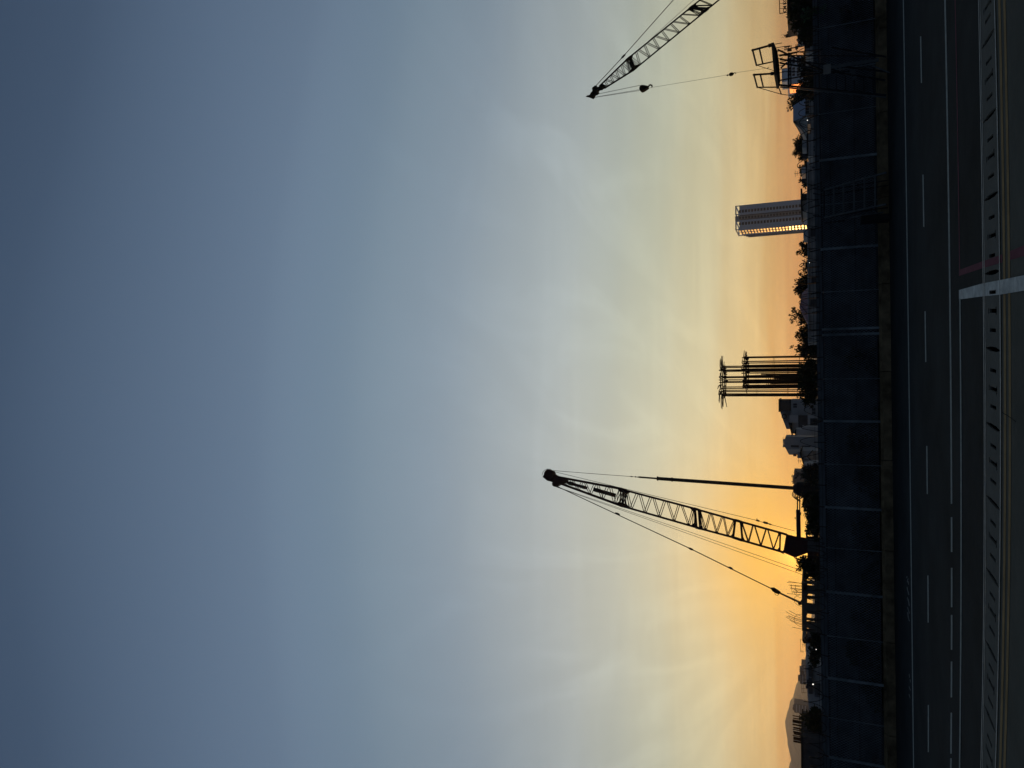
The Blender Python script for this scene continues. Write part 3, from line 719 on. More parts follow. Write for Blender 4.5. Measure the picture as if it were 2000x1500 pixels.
# drill bar hanging from the boom head
kt = c1(1283, 934.5); kb = c1(1596, 956.5)
ktop = kt; kbot = Vector((kb.x, kb.y, -0.02))
kl = thing('drill_bar', kbot, 'tall thick drill bar hanging upright from the red crane boom', 'drill bar')
mb = MB(); mb.tube([ktop, kb, Vector((kb.x+.05, kb.y, .0))], .205, 12); mb.build('bar', 'kelly', kl)
mb = MB(); mb.tube([c1(1248, 931.8), c1(1283.5, 934.6)], .105, 8); mb.build('inner_bar', 'kelly', kl)
mb = MB(); lump(mb, c1(1231, 930.6), c1(1236, 931), .07, 0); lump(mb, c1(1240, 931.2), c1(1243, 931.5), .09, 0); lump(mb, c1(1244, 931.6), c1(1249, 931.9), .07, 0); mb.build('swivel', 'rope', kl)
rope([c1(1080, 919), c1(1150, 924.6), c1(1248, 931.9)], .03, 'hoist_rope', kl)
for v in (1315, 1284.5):
    mb = MB(); p = kt.lerp(kb, (v-1283)/(1596-1283)); mb.tube([p-Vector((0, 0, .06)), p+Vector((0, 0, .06))], .26, 12); mb.build('collar', 'kelly', kl)
mb = MB(); p = c1(1566, 955); mb.tube([p+Vector((0, 0, .9)), p+Vector((0, 0, .5)), p-Vector((0, 0, .6))], [.35, .75, .85], 12); mb.box(p-Vector((-.6, 0, 1.2)), (2.2, 1.6, 1.2)); mb.build('rotary_drive', 'black_steel', kl)
for k in range(3):
    mb = MB(); pts = []
    for j in range(13):
        a = math.pi*j/12
        pts.append(c1(1546+k*1.2+ (13+k)*(j/12) - 3.0*math.sin(a)*(1.2-.3*k), 957+k*1.2+(23-3*k)*(j/12)+(1.5+k)*math.sin(a), -.2+.2*k))
    q = []
    for j in range(13):
        u = j/12; q.append(c1(1553+k*1.5-9*math.sin(math.pi*u)*(1-.15*k)+8*u, 957+22*u, -.3+.3*k))
    mb.tube(q, .045, 6); mb.build('hose', 'rubber', kl)

# --- second crane on the right, body outside the picture
D2 = 95.0
O2, A2 = depth_axis((1175, 170), (1400, -10), D2)
X2 = Vector((A2.y, -A2.x, 0))
def c2(px, py, dy=0.0):
    d = ray(px, py); return CAM + d*((O2-CAM).dot(A2)/d.dot(A2)) + A2*dy
base = c2(1594, -170); base.z = -0.02
c_ = thing('crawler_crane', base, 'dark lattice boom crane reaching in from the right with its hook lowered', 'crane', 'lattice boom cranes')
DE = 0.95
for (u0, u1, l0, l1, d0, d1, nb) in (((1172, 167), (1226, 114.5), (1182, 171.5), (1238, 136.5), .7, DE, 5), ((1228.5, 112.5), (1348, 15.5), (1241, 134), (1378, 21.5), DE, DE, 7),
                                 ((1351, 13), (1465, -79), (1382, 18), (1500, -79), DE, DE, 6), ((1468, -81.5), (1580, -172), (1503, -81.5), (1588, -151), DE, DE, 6)):
    boom_section(c2(*u0), c2(*u1), c2(*l0), c2(*l1), d0, d1, nb, rch=.10, rlc=.045, A=A2).build('boom_section', 'crane_grey', c_)
for (u, l) in (((1227.5, 113.5), (1239.5, 135)), ((1349.5, 14.2), (1380, 19.8))):
    mb = MB()
    for k, off in enumerate((-4, 0, 4)):
        for sg in (-1, 1): mb.tube([c2(u[0]+off, u[1]-off*.82, sg*DE/2), c2(l[0]+off+(5 if k % 2 else -5), l[1]-(off+(5 if k % 2 else -5))*.82, sg*DE/2)], .045, 6)
    for sg in (-1, 1):
        mb.tube([c2(u[0]-3, u[1]+2.5, sg*DE/2), c2(u[0]+3, u[1]-2.5, sg*DE/2)], .14, 8); mb.tube([c2(l[0]-3, l[1]+2.5, sg*DE/2), c2(l[0]+3, l[1]-2.5, sg*DE/2)], .14, 8)
    mb.build('joint_frame', 'crane_grey', c_)
mb = MB(); mb.prism([c2(*p, -.45) for p in ((1159, 171), (1162, 169.5), (1167, 171), (1175, 164), (1183, 169.5), (1178, 175), (1172, 176), (1168, 181), (1165.5, 183.5), (1163, 187), (1160.5, 192.5), (1153, 189.5), (1145, 187.6), (1152, 186), (1155, 180), (1158, 177))], A2*.9)
bh = mb.build('boom_head', 'crane_grey', c_)
mb = MB(); mb.disc(c2(1161.5, 172), .27, A2, 1.0, 12); mb.disc(c2(1160, 183), .36, A2, 1.0, 12); mb.disc(c2(1167, 183), .16, A2, .9, 10); mb.build('sheave', 'crane_grey', bh)
for off in (-.2, .2):
    rope([c2(1163, 168.5, off), c2(1217, 110.5, off), c2(1315, 0, off), c2(1440, -140, off)], .04, 'pendant', c_)
    rope([c2(1172, 166, off*.6), c2(1357, -2, off*.6), c2(1560, -185, off*.6)], .022, 'hoist_rope', c_)
for off in (-.2, .2):
    mb = MB(); lump(mb, c2(1214, 113.8, off), c2(1221, 106, off), .13, 0); mb.build('pendant_link', 'rope', c_)
yw2 = math.atan2(X2.y, X2.x); pb = c2(1575, -160)
def body2(a, b, z): return Vector((pb.x, pb.y, 0)) + X2*a + A2*b + Vector((0, 0, z))
mb = MB(); mb.box(body2(3.2, 0, 1.9), (8, 3.2, 1.6), yw2); mb.build('house', 'crane_grey', c_)
mb = MB(); mb.box(body2(.5, -2.1, 2.3), (1.7, 1.1, 1.9), yw2); cb = mb.build('cab', 'crane_grey', c_)
mb = MB(); mb.box(body2(.5, -2.665, 2.5), (1.3, .04, 1.1), yw2); mb.build('cab_window', 'glass', cb)
mb = MB(); mb.box(body2(7.6, 0, 2.0), (1.2, 3.8, 1.7), yw2); mb.build('counterweight', 'crane_grey', c_)
mb = MB(); gp = c2(1440, -140)
mb.tube([body2(.5, 0, 2.4), gp], .16, 8); mb.tube([gp, body2(7, 0, 2.6)], .05, 6); mb.build('mast', 'crane_grey', c_)
for sg in (-1, 1):
    mb = MB(); mb.prism(track(mb, body2, 3, sg*2.2, 3.0), A2*.8); mb.build('crawler_track', 'black_steel', c_)
mb = MB(); mb.box(body2(3, 0, .85), (3, 3.8, .6), yw2); mb.build('carbody', 'crane_grey', c_)
# hook block and ball hook
hb = thing('hook_block', c2(1274, 169), 'dark teardrop hook block hanging under the right crane boom tip', 'hook block')
mb = MB(); mb.prism([c2(*p, -.3) for p in ((1249, 171.5), (1250.5, 167), (1253, 165.2), (1257, 165), (1265, 166.4), (1267, 168.5), (1265.5, 170.5), (1260.5, 174), (1256, 176.6), (1252.5, 176.8), (1250, 174.5))], (0, .6, 0)); mb.build('cheek_plate', 'crane_grey', hb)
mb = MB(); q = [c2(1265, 168.6)]
for k in range(13):
    a = R(170+24*k); q.append(c2(1270.4+3.2*math.cos(a), 168.7+2.9*math.sin(a)))
mb.tube(q[:12], [.10]*9+[.09, .07, .04], 8); mb.build('hook', 'crane_grey', hb)
for off in (-.2, .2):
    rope([c2(1166, 184, off), c2(1250.5, 166.5, off)], .017, 'fall_rope', hb)
    rope([c2(1163, 190, off), c2(1251.5, 176.3, off)], .017, 'fall_rope', hb)
bh_ = thing('ball_hook', c2(1438, 145), 'small ball hook on the long thin line above the steel platform tower', 'hook')
rope([c2(1162.5, 190.5, .5), c2(1270, 172.4, .5), c2(1412, 148.3, .2), c2(1421, 146)], .02, 'line', bh_)
mb = MB(); lump(mb, c2(1419, 147.2), c2(1423, 146.5), .10, 0); lump(mb, c2(1423.5, 146), c2(1433, 144), .22, 0); mb.build('ball', 'crane_grey', bh_)
mb = MB(); q = [c2(1432.5, 144)]
for k in range(10): 
    a = R(160+26*k); q.append(c2(1435.2+1.9*math.cos(a), 143.6+1.8*math.sin(a)))
mb.tube(q, .045, 6); mb.build('hook', 'crane_grey', bh_)
rope([c2(1434, 142.5), c2(1503, 132.3)], .018, 'sling', bh_)
mb = MB(); mb.tube([c2(1498, 134.5), c2(1501, 130.5)], .03, 5); mb.build('toggle', 'crane_grey', bh_)

# ------------------------------------------------------------------ reinforcing cages
def cage(y, v_top, wpx, D, nb, label, hooks, hook_len, seed, rb=.035, ties=True, group='reinforcing cages', htilt=0.0, side=0):
    rng = random.Random(seed); top = at(v_top, y, D); rad = (at(v_top, y-wpx/2, D)-at(v_top, y+wpx/2, D)).length/2
    c = Vector((top.x, D, -.02)); t = thing('rebar_cage', c, label, 'rebar cage', group)
    for k in range(nb):
        a = 2*math.pi*(k+.5)/nb+rng.uniform(-.12, .12); a2 = a+rng.uniform(-.05, .05)
        rr = rad*rng.uniform(.94, 1.0)
        mb = MB(); mb.tube([Vector((c.x+math.cos(a)*rr, D+math.sin(a)*rr, 0)), Vector((c.x+math.cos(a2)*rad, D+math.sin(a2)*rad, top.z+rng.uniform(-.05, .12)))], rb, 6)
        mb.build('bar', 'rust', t)
    rings = [top.z-.10, top.z-.24] + ([top.z*f for f in (.7, .45, .25)] if ties else [])
    for i, z in enumerate(rings):
        mb = MB(); nn = 28; q = [Vector((c.x+math.cos(2*math.pi*k/nn)*(rad+.02), D+math.sin(2*math.pi*k/nn)*(rad+.02), z)) for k in range(nn+1)]
        mb.tube(q, rb*(1.0 if i < 2 else .25), 6, cap=False); mb.build('ring', 'rust', t)
    for k in range(hooks):
        a = 2*math.pi*k/hooks+rng.uniform(-.2, .2)
        if side and math.cos(a)*side < -.2 and rng.random() < .7: continue
        d = Vector((math.cos(a), math.sin(a), rng.uniform(-.10, .10)+htilt)); z = top.z+rng.uniform(-.20, .06)
        p = Vector((c.x+math.cos(a)*rad*.96, D+math.sin(a)*rad*.96, z-.05)); l = hook_len*rng.uniform(.45, 1)
        mb = MB(); mb.tube([p-Vector((0, 0, .18)), p, p+d*l*.3+Vector((0, 0, .05)), p+d*l], [rb, rb, rb*.9, rb*.6], 6); mb.build('bent_bar', 'rust', t)
    return t, c, rad, top.z
DC = 65.0
cage(744.5, 1409, 58, DC, 24, 'taller reinforcing cage with bent bars splayed around its top', 30, 1.25, 11, rb=.045)
cage(727, 1453, 60, DC-3.2, 22, 'shorter reinforcing cage in front of the taller one', 20, .8, 12, rb=.045, side=1)
# bundle of wrapped bars inside
rng = random.Random(4); y0 = 740; c = at(1484, y0, DC); base = Vector((c.x, DC+.2, -.02))
t = thing('rebar_bundle', base, 'dense wired bundle of thin bars standing inside the tall cages', 'rebar bundle')
for k in range(16):
    mb = MB(); x = c.x+rng.uniform(-.42, .42); yy = DC+.2+rng.uniform(-.3, .3); mb.tube([(x, yy, 0), (x+rng.uniform(-.08, .08), yy, c.z+rng.uniform(-2.2, .3))], .05, 5); mb.build('bar', 'rust', t)
mb = MB(); q = []
for k in range(260): q.append(Vector((c.x-.2+.62*math.cos(k*.75), DC+.2+.5*math.sin(k*.75), .5+k/260*(c.z-1.0))))
mb.tube(q, .028, 4); mb.build('spiral', 'rust', t)
# short pipe bundle at the left in front of the hill
t = thing('pipe_bundle', at(1600, 1423, 72)*Vector((1, 1, 0)) if False else Vector((at(1560, 1423, 72).x, 72, -.02)), 'row of short dark upright pipes in front of the hazy hill', 'pipe bundle')
for y, w, vt in ((1397.5, 2, 1548), (1402.5, 2, 1549), (1408, 6, 1548), (1414.5, 3, 1548), (1421, 3, 1549.5), (1424.5, 2, 1548.5), (1429, 3, 1549), (1432.5, 3, 1550), (1436, 2, 1548), (1441.5, 6, 1549.5), (1447.5, 3.5, 1549.5)):
    p = at(vt, y, 72+random.uniform(-.5, .5)); mb = MB(); mb.tube([Vector((p.x-.12, p.y, 0)), p], w/42.0, 8); mb.build('pipe', 'rust', t)
mb = MB(); a = at(1562, 1396, 71.3); b = at(1563, 1450, 71.3); mb.tube([a, b], .04, 5); mb.build('tie', 'rust', t)

# ------------------------------------------------------------------ steel platform tower by the fence
def az(px, py, z): return gr(px, py, z)
ZD = H+1.27
RF, RRr, LF = az(1506.5, 88, ZD), az(1512, 120, ZD), az(1511.5, 143.5, ZD)
LR = RRr+(LF-RF)
base = (RF+LR)/2; base = Vector((base.x, base.y, 0))
pt_ = thing('platform_tower', base, 'tall black steel platform on scaffold legs with two guard frames by the fence', 'platform tower')
mb = MB()
ex = (RF-LF).normalized()*.12
o = [RF+ex, RRr+ex, LR-ex, LF-ex]
bot = [p-Vector((0, 0, .09)) for p in o]; cc = (o[0]+o[1]+o[2]+o[3])/4
low = [p.lerp(cc, .35)-Vector((0, 0, .17)) for p in o]
mb.add(o+bot+low, [(0, 1, 2, 3), (0, 4, 5, 1), (1, 5, 6, 2), (2, 6, 7, 3), (3, 7, 4, 0), (4, 8, 9, 5), (5, 9, 10, 6), (6, 10, 11, 7), (7, 11, 8, 4), (8, 11, 10, 9)])
dk = mb.build('deck', 'black_steel', pt_)
for k in range(9):
    mb = MB(); p = o[3].lerp(o[0], (k+.5)/9)-Vector((0, 0, .12)); mb.tube([p, p-Vector((0, 0, .32 if k % 2 else .22))], .012, 5); mb.build('hanger_bolt', 'black_steel', dk)
def frame(Fp, Rp, ft, rt_, mid):
    mb = MB(); dF = (Fp-CAM).length; 
    FT = at(*ft, Fp.y); RT = at(*rt_, Rp.y)
    mb.tube([Fp, FT], .034, 8); mb.tube([FT, RT], .03, 8); mb.tube([RT, Rp], .024, 8)
    mb.tube([Fp.lerp(FT, mid), Rp.lerp(RT, mid)], .028, 8)
    mb.tube([Fp, Fp.lerp(FT, .16)], .06, 8); mb.ball(FT, .045, 8); mb.ball(RT, .035, 8)
    mb.tube([Fp.lerp(FT, .02)-ex*.35, Fp.lerp(FT, .66)-ex*.35], .007, 4)
    mb.build('guard_frame', 'black_steel', pt_)
    return FT, RT
_, RT1 = frame(RF, RRr, (1470, 98), (1477.5, 127.5), .64)
_, RT2 = frame(LF, LR, (1472.5, 146), (1479, 170.5), .68)
mb = MB(); mb.tube([RT1, at(1512, 138, LF.y+.2)], .010, 5); mb.build('stay_wire', 'black_steel', pt_)
mb = MB(); kp = at(1526, 184, LR.y); mb.tube([RT2, kp, at(1667, 201, LR.y)], .014, 5); mb.tube([at(1521, 171, LR.y), kp], .02, 5); mb.build('stay_wire', 'black_steel', pt_)
YF, YR = LF.y-.3, LR.y-.3
def leg(a, b, r, Y0, Y1, matl='black_steel', name='leg'):
    mb = MB(); mb.tube([at(*a, Y0), at(*b, Y1)], r, 8); return mb.build(name, matl, pt_)
leg((1522, 166), (1731, 186), .035, YF, YF, 'rail'); leg((1524, 170), (1731, 190), .025, YF+.3, YF+.3, 'grey_steel')
leg((1523, 116), (1733, 140), .032, YF, YF, 'rail'); leg((1523, 123), (1729, 157), .03, YF+.4, YF+.4, 'rail')
leg((1519, 97), (1612, 140), .028, RF.y, YF, 'black_steel', 'brace'); leg((1523, 157), (1612, 141), .024, YF, YF, 'black_steel', 'brace')
leg((1522, 109), (1556, 102), .03, RF.y, RF.y, 'black_steel', 'brace'); leg((1556, 102), (1607, 96), .018, RF.y, RF.y, 'rail', 'brace')
leg((1625, 93), (1731, 111), .028, RF.y, RF.y, 'black_steel', 'brace'); leg((1623, 131), (1716, 117), .06, YF-.2, YF-.2, 'grey_steel', 'strut'); leg((1617, 143), (1660, 139), .02, YF, YF, 'rail', 'brace')
leg((1640, 140), (1612, 132), .02, YF, YF, 'rail', 'brace'); leg((1540.5, 103), (1540.5, 172), .03, YF, YF, 'black_steel', 'cross_bar'); leg((1545, 104), (1544.5, 171), .022, YF+.1, YF+.1, 'black_steel', 'cross_bar')
leg((1525, 133), (1537, 122), .03, YF, YF, 'black_steel', 'brace'); leg((1527, 140), (1612, 140.5), .014, YF+.05, YF+.05, 'rail', 'brace'); leg((1704, 128), (1738, 142), .02, YF-.5, YF-.6, 'grey_steel', 'brace')
leg((1522, 108), (1729, 110), .02, RF.y+.5, RF.y+.5, 'rail'); 
for k in range(6):
    v = 1615+k*18; leg((v, 146+k*1.5), (v+.6, 176+k*1.9), .014, YF+.1, YF+.1, 'rail', 'rung')
mb = MB(); p = at(1615.5, 135, YF-.12); mb.box(p, (.30, .10, .24)); mb.build('junction_box', 'plate', pt_)
mb = MB(); p = at(1666, 141, YF); mb.box(p, (.16, .1, .12)); mb.box(p+Vector((-.2, 0, -.05)), (.1, .08, .1)); mb.build('lamp_unit', 'grey_steel', pt_)

# steel steps leaning by the fence
base = onfence(1736, 385, -.9); base.z = 0
stp = thing('site_steps', base, 'low grey steel steps with flat treads standing against the fence', 'steps')
YB = base.y
def st(px, py, f): return at(px, py, YB+f)
for a, b in (((1610, 371), (1731, 337)), ((1610, 425), (1731, 399))):
    mb = MB(); mb.beam(st(*a, .75), st(*b, -.1), .05, .09); mb.build('stringer', 'grey_steel', stp)
for k, v in enumerate((1628.5, 1647.5, 1668, 1688.5, 1709)):
    f = .75-(v-1610)/121*.85; ya = 371-(v-1610)/121*34; yb = 425-(v-1610)/121*26
    a, b = st(v, ya, f), st(v, yb, f); c = (a+b)/2; mb = MB(); mb.box(c, ((a-b).length, .20, .045)); mb.build('tread', 'grey_steel', stp)
mb = MB(); mb.tube([st(1609.5, 365, .8), st(1609.5, 428, .8)], .028, 8); mb.build('top_bar', 'rail', stp)
for y in (372, 382, 425):
    mb = MB(); mb.tube([st(1588, y-4, .85), st(1612, y, .8), st(1734, y-20, .8)], .02, 6); mb.build('leg', 'rail', stp)
mb = MB(); mb.tube([st(1610, 436, .4), st(1650, 431, .4)], .025, 6); mb.build('leg', 'rail', stp)
mb = MB(); c = st(1708, 428, .2); mb.box(c, (.2, .5, .85)); mb.box(c+Vector((-.02, -.26, .1)), (.14, .03, .3)); mb.build('tool_box', 'black_steel', stp)
mb = MB(); mb.tube([st(1660, 425, .3), st(1725, 415, .2)], .03, 6); mb.build('handrail', 'grey_steel', stp)

# ------------------------------------------------------------------ buildings
def block(mb, x0, x1, y0, y1, z0, z1, yaw=0):
    mb.box(((x0+x1)/2, (y0+y1)/2, (z0+z1)/2), (abs(x1-x0), abs(y1-y0), abs(z1-z0)), yaw)
def X(py, D, px=1580): return at(px, py, D).x
def Z(px, D, py=750): return at(px, py, D).z
def window(parent, x, D, z, w, h, fr='frame', mull=1):
    mb = MB(); t = .07
    block(mb, x-w/2-t, x+w/2+t, D-.06, D-.005, z+h/2, z+h/2+t); block(mb, x-w/2-t, x+w/2+t, D-.08, D-.005, z-h/2-t, z-h/2)
    block(mb, x-w/2-t, x-w/2, D-.06, D-.005, z-h/2, z+h/2); block(mb, x+w/2, x+w/2+t, D-.06, D-.005, z-h/2, z+h/2)
    for i in range(mull): 
        xx = x-w/2+w*(i+1)/(mull+1); block(mb, xx-.03, xx+.03, D-.055, D-.005, z-h/2, z+h/2)
    f = mb.build('window', fr, parent)
    mb = MB(); block(mb, x-w/2, x+w/2, D-.03, D-.006, z-h/2, z+h/2); mb.build('pane', 'glass', f)

# tall tower: 24 storeys, a recessed middle bay, side with balconies and sunset tinted glazing
DT = 750.0
a = at(1568, 391, DT); b = at(1568, 435, DT)
wT = a.x-b.x; zt = at(1436, 428, DT).z; xc = at(1500, 420, DT).x
tw = thing('apartment_tower', (xc, DT, 0), 'tall pale apartment tower with window columns and sunset tinted side glazing', 'tower')
wT = 24.5; dT = 32.0; yaw = R(0)
q = Matrix.Rotation(yaw, 3, 'Z')
def tl(x, y, z): return Vector((xc, DT, 0))+q @ Vector((x, y, z))
nst = 24; fh = (zt-4)/nst
def tbox(mb, x0, x1, y0, y1, z0, z1):
    vs = [tl(x, y, z) for z in (z0, z1) for y in (y0, y1) for x in (x0, x1)]
    mb.add(vs, [(0, 2, 3, 1), (4, 5, 7, 6), (0, 1, 5, 4), (2, 6, 7, 3), (0, 4, 6, 2), (1, 3, 7, 5)])
mb = MB(); hw = wT/2
tbox(mb, -hw, -2.6, 0, dT, 0, zt-4); tbox(mb, 2.6, hw, 0, dT, 0, zt-4); mb.build('wall', 'tower_wall', tw)
mb = MB(); tbox(mb, -2.59, 2.59, 1.6, dT-.2, 0, zt-3.4); mb.build('recess_wall', 'tower_dark', tw)  # recess shade put into the colour: a darker copy of the wall tone
for sx in (-1, 1):
    mb = MB(); tbox(mb, sx*2.2-.35, sx*2.2+.35, .9, 1.59, 0, zt-4.2); mb.build('groove_shade_strip', 'glass', tw)  # dark strips added to read as shaded grooves at the recess edges
for sx in (-1, 1):
    mb = MB()
    x0, x1 = sorted((sx*hw, sx*3.0))
    tbox(mb, x0, x1, 0, .8, zt-1.2, zt); tbox(mb, x0, x1, dT-.8, dT, zt-1.2, zt)
    for xx in (x0+.4, x1-.4): tbox(mb, xx-.4, xx+.4, .02, .78, zt-4, zt-1.2); tbox(mb, xx-.4, xx+.4, dT-.78, dT-.02, zt-4, zt-1.2); tbox(mb, xx-.4, xx+.4, .8, dT-.8, zt-1.1, zt-.1)
    mb.build('roof_frame', 'tower_wall', tw)
mb = MB(); tbox(mb, -2.4, 2.4, 3, 9, zt-3.4, zt+.4); mb.build('lift_house', 'tower_dark', tw)
for k in range(nst):
    z = 1.2+k*fh
    for x, w in ((-6.2, 2.7), (6.2, 2.7), (0.0, 2.3)):
        yy = 0 if x else 1.6
        mb = MB(); tbox(mb, x-w/2, x+w/2, yy-.12, yy+.1, z+.25, z+fh-.65); mb.build('window', 'glass', tw)
# side with slabs and balconies (the sun grazes it)
mb = MB(); tbox(mb, -hw-.25, -hw-.02, .6, dT-.6, 0, zt-5); mb.build('side_wall', 'tower_wall', tw)
for k in range(nst):
    z = 1.2+k*fh; mb = MB()
    tbox(mb, -hw-.9, -hw-.26, 2.0, 9.5, z-.15, z+.85); tbox(mb, -hw-.9, -hw-.26, 13, 20.5, z-.15, z+.85); tbox(mb, -hw-.9, -hw-.26, 9.6, 12.9, z-.1, z+.1)
    mb.build('balcony', 'tower_dark', tw)
    gl = 'sunset_tint_glazing' if 7 < k < 21 else 'glass'  # middle storeys alone get the painted sunset tint
    mb = MB(); tbox(mb, -hw-.34, -hw-.255, 2.4, 9.0, z+1.0, z+fh-.45); mb.build('window_band', gl, tw)
    mb = MB(); tbox(mb, -hw-.34, -hw-.255, 13.4, 20, z+1.0, z+fh-.45); mb.build('window_band', gl, tw)
mb = MB()
for i in range(4): tbox(mb, -hw-.6*(i+1)+.0, -hw-.02, dT-6+i*1.2, dT-5+i*1.2, 0, zt-4-i*2.0)
mb.build('rear_fin', 'tower_dark', tw)

# houses left of the cages
Dh = 120.0
x0, x1 = X(808, Dh), X(781, Dh)
hs = thing('town_house', ((x0+x1)/2, Dh, 0), 'three storey grey house with dark upper storey and a terrace', 'house', 'houses beyond the fence')
mb = MB(); z2 = Z(1545, Dh, 790); z3 = Z(1523, Dh, 790)
block(mb, X(846, Dh), x1, Dh, Dh+8, 0, z2); mb.build('wall', 'grey_wall', hs)
mb = MB(); block(mb, X(803, Dh), x1-.02, Dh+.1, Dh+7, z2+.03, z3); mb.build('upper_storey', 'dark_wall', hs)
mb = MB(); block(mb, X(805, Dh), x1+.1, Dh-.1, Dh+7.2, z3+.02, z3+.18); block(mb, X(802, Dh), x1+.1, Dh-.05, Dh+.35, z2-.02+.06, z2+.2); mb.build('roof', 'roof_dark', hs)
mb = MB(); block(mb, X(824, Dh), X(803.5, Dh), Dh+2, Dh+6, z2+.03, Z(1531, Dh, 815)); mb.prism([at(1523.5, 803.5, Dh+2), at(1530, 822, Dh+2), at(1536, 838, Dh+2), at(1546, 838, Dh+2), at(1546, 803.5, Dh+2)], (0, 3, 0)); mb.build('stair_house', 'grey_wall', hs)
mb = MB(); p = at(1531.5, 813.5, Dh+1.6); qv = [p+Vector((math.cos(2*math.pi*k/18)*.33, 0, math.sin(2*math.pi*k/18)*.33)) for k in range(19)]; mb.tube(qv, .06, 6); mb.build('round_vent', 'roof_dark', hs)
window(hs, X(792, Dh), Dh+.1, Z(1531.5, Dh), .5, .45, 'dark_wall', 0)
for y in (790, 794.5): window(hs, X(y, Dh), Dh, Z(1552.5, Dh), .3, .55, 'frame', 0)
window(hs, X(803, Dh), Dh, Z(1589, Dh), .9, .5, 'frame', 1)
mb = MB(); block(mb, X(834, Dh), X(811, Dh), Dh-.9, Dh+.02, Z(1577, Dh)+.02, Z(1559, Dh)); mb.build('veranda', 'dark_wall', hs)
mb = MB(); block(mb, X(826, Dh), X(811, Dh), Dh-.3, Dh-.02, Z(1558.5, Dh)+.02, Z(1541.5, Dh)); mb.build('balcony_wall', 'pale_wall', hs)
mb = MB(); block(mb, X(831, Dh), X(811, Dh), Dh-1.1, Dh-.02, Z(1596, Dh), Z(1577.5, Dh)); mb.build('ground_wall', 'pale_wall', hs)
window(hs, X(824, Dh), Dh-1.1, Z(1589, Dh), 1.1, .9, 'dark_wall', 0)
mb = MB(); mb.prism([at(1540, 826, Dh-.6), at(1546.5, 852, Dh-.6), at(1547.5, 852, Dh-.6), at(1547, 826, Dh-.6)], (0, 3.5, 0)); mb.build('canopy', 'roof_dark', hs)
mb = MB()
for y in (838, 846): mb.tube([at(1547, y, Dh+.3), Vector((X(y, Dh), Dh+.3, 0))], .07, 6)
mb.build('canopy_post', 'roof_dark', hs)
hs = thing('lean_to', (X(838, 112), 112, 0), 'pale curved lean to between the two grey houses', 'shed')
mb = MB(); block(mb, X(845, 112), X(834, 112), 112, 116, 0, Z(1566, 112)); block(mb, X(851, 112), X(839, 112), 112.5, 116, 0, Z(1554, 112)); mb.build('wall', 'pale_wall', hs)
mb = MB(); mb.prism([at(1555.5, 839, 112.3), at(1552.5, 845, 112.3), at(1555, 851, 112.3), at(1554, 851, 112.3), at(1551, 845, 112.3), at(1554, 839, 112.3)], (0, 3.8, 0)); mb.build('roof', 'roof_dark', hs)
Dh = 128.0
hs = thing('town_house', (X(870, Dh), Dh, 0), 'blank pale grey house with two slit windows and a sloping parapet', 'house', 'houses beyond the fence')
mb = MB(); mb.prism([at(1534, 853, Dh), at(1533, 858, Dh), at(1531.5, 863, Dh), at(1532, 871, Dh), at(1535, 877, Dh), Vector((X(877, Dh), Dh, 0)), Vector((X(853, Dh), Dh, 0))], (0, 5, 0)); mb.build('wall', 'grey_wall', hs)
mb = MB(); mb.prism([at(1535, 877, Dh), at(1541, 888, Dh+6), Vector((at(1541, 888, Dh+6).x, Dh+6, 0)), Vector((X(877, Dh), Dh, 0))], (.02, 1.5, 0)); sd = mb.build('side_wall', 'grey_wall', hs)
mb = MB()
p = at(1552.5, 886, Dh+5.4); mb.box(p, (.5, .8, .55), R(-62)); mb.build('lit_window', 'lit_pane_tint', sd)  # lit look is only the orange colour of this box
window(hs, X(872.3, Dh), Dh, Z(1551.5, Dh), .22, 1.1, 'dark_wall', 0); window(hs, X(872.8, Dh), Dh, Z(1574, Dh), .22, 1.1, 'dark_wall', 0)
mb = MB(); mb.tube([at(1535, 855.5, Dh+1), at(1528, 855.5, Dh+1)], .03, 5); mb.build('mast', 'roof_dark', hs)
mb = MB(); 
for y in (859, 861.5, 865, 869, 872): mb.box(at(1531, y, Dh+1.5), (.25, .5, .3))
mb.build('parapet_block', 'grey_wall', hs)
Dg = 105.0
hs = thing('gabled_house', (X(898, Dg), Dg, 0), 'small dark gabled house with a pale lower gable', 'house', 'houses beyond the fence')
mb = MB(); mb.prism([at(1567, 880, Dg), at(1565, 886, Dg), at(1568, 903, Dg), Vector((X(903, Dg), Dg, 0)), Vector((X(880, Dg), Dg, 0))], (0, 6, 0)); mb.build('wall', 'grey_wall', hs)
mb = MB(); mb.prism([at(1561.5, 885, Dg-.5), at(1572, 913, Dg-.5), at(1570.5, 913, Dg-.5), at(1566, 895, Dg-.5), at(1565, 878, Dg-.5), at(1563, 880, Dg-.5)], (0, 7, 0)); mb.build('roof', 'roof_dark', hs)
mb = MB(); mb.prism([at(1588, 880, Dg-.6), at(1577.5, 891.5, Dg-.6), at(1588, 903, Dg-.6)], (0, .5, 0)); mb.build('porch_gable', 'pale_wall', hs)
mb = MB(); mb.beam(at(1588, 879, Dg-.75), at(1576.5, 891.5, Dg-.75), .09, .35); mb.beam(at(1576.5, 891.5, Dg-.75), at(1588, 904, Dg-.75), .09, .35); mb.build('barge_board', 'roof_dark', hs)
mb = MB(); block(mb, X(915, Dg), X(903.1, Dg), Dg+1, Dg+5, 0, Z(1583, Dg)); mb.build('annexe', 'grey_wall', hs)
mb = MB(); p = at(1561, 888, Dg+2); mb.box(p, (.9, .9, .5)); mb.build('chimney', 'grey_wall', hs)
Df = 320.0
hs = thing('apartment_block', (X(935, Df), Df, 0), 'far hazy block with rooftop masts behind the greyish tree', 'building', 'far blocks')
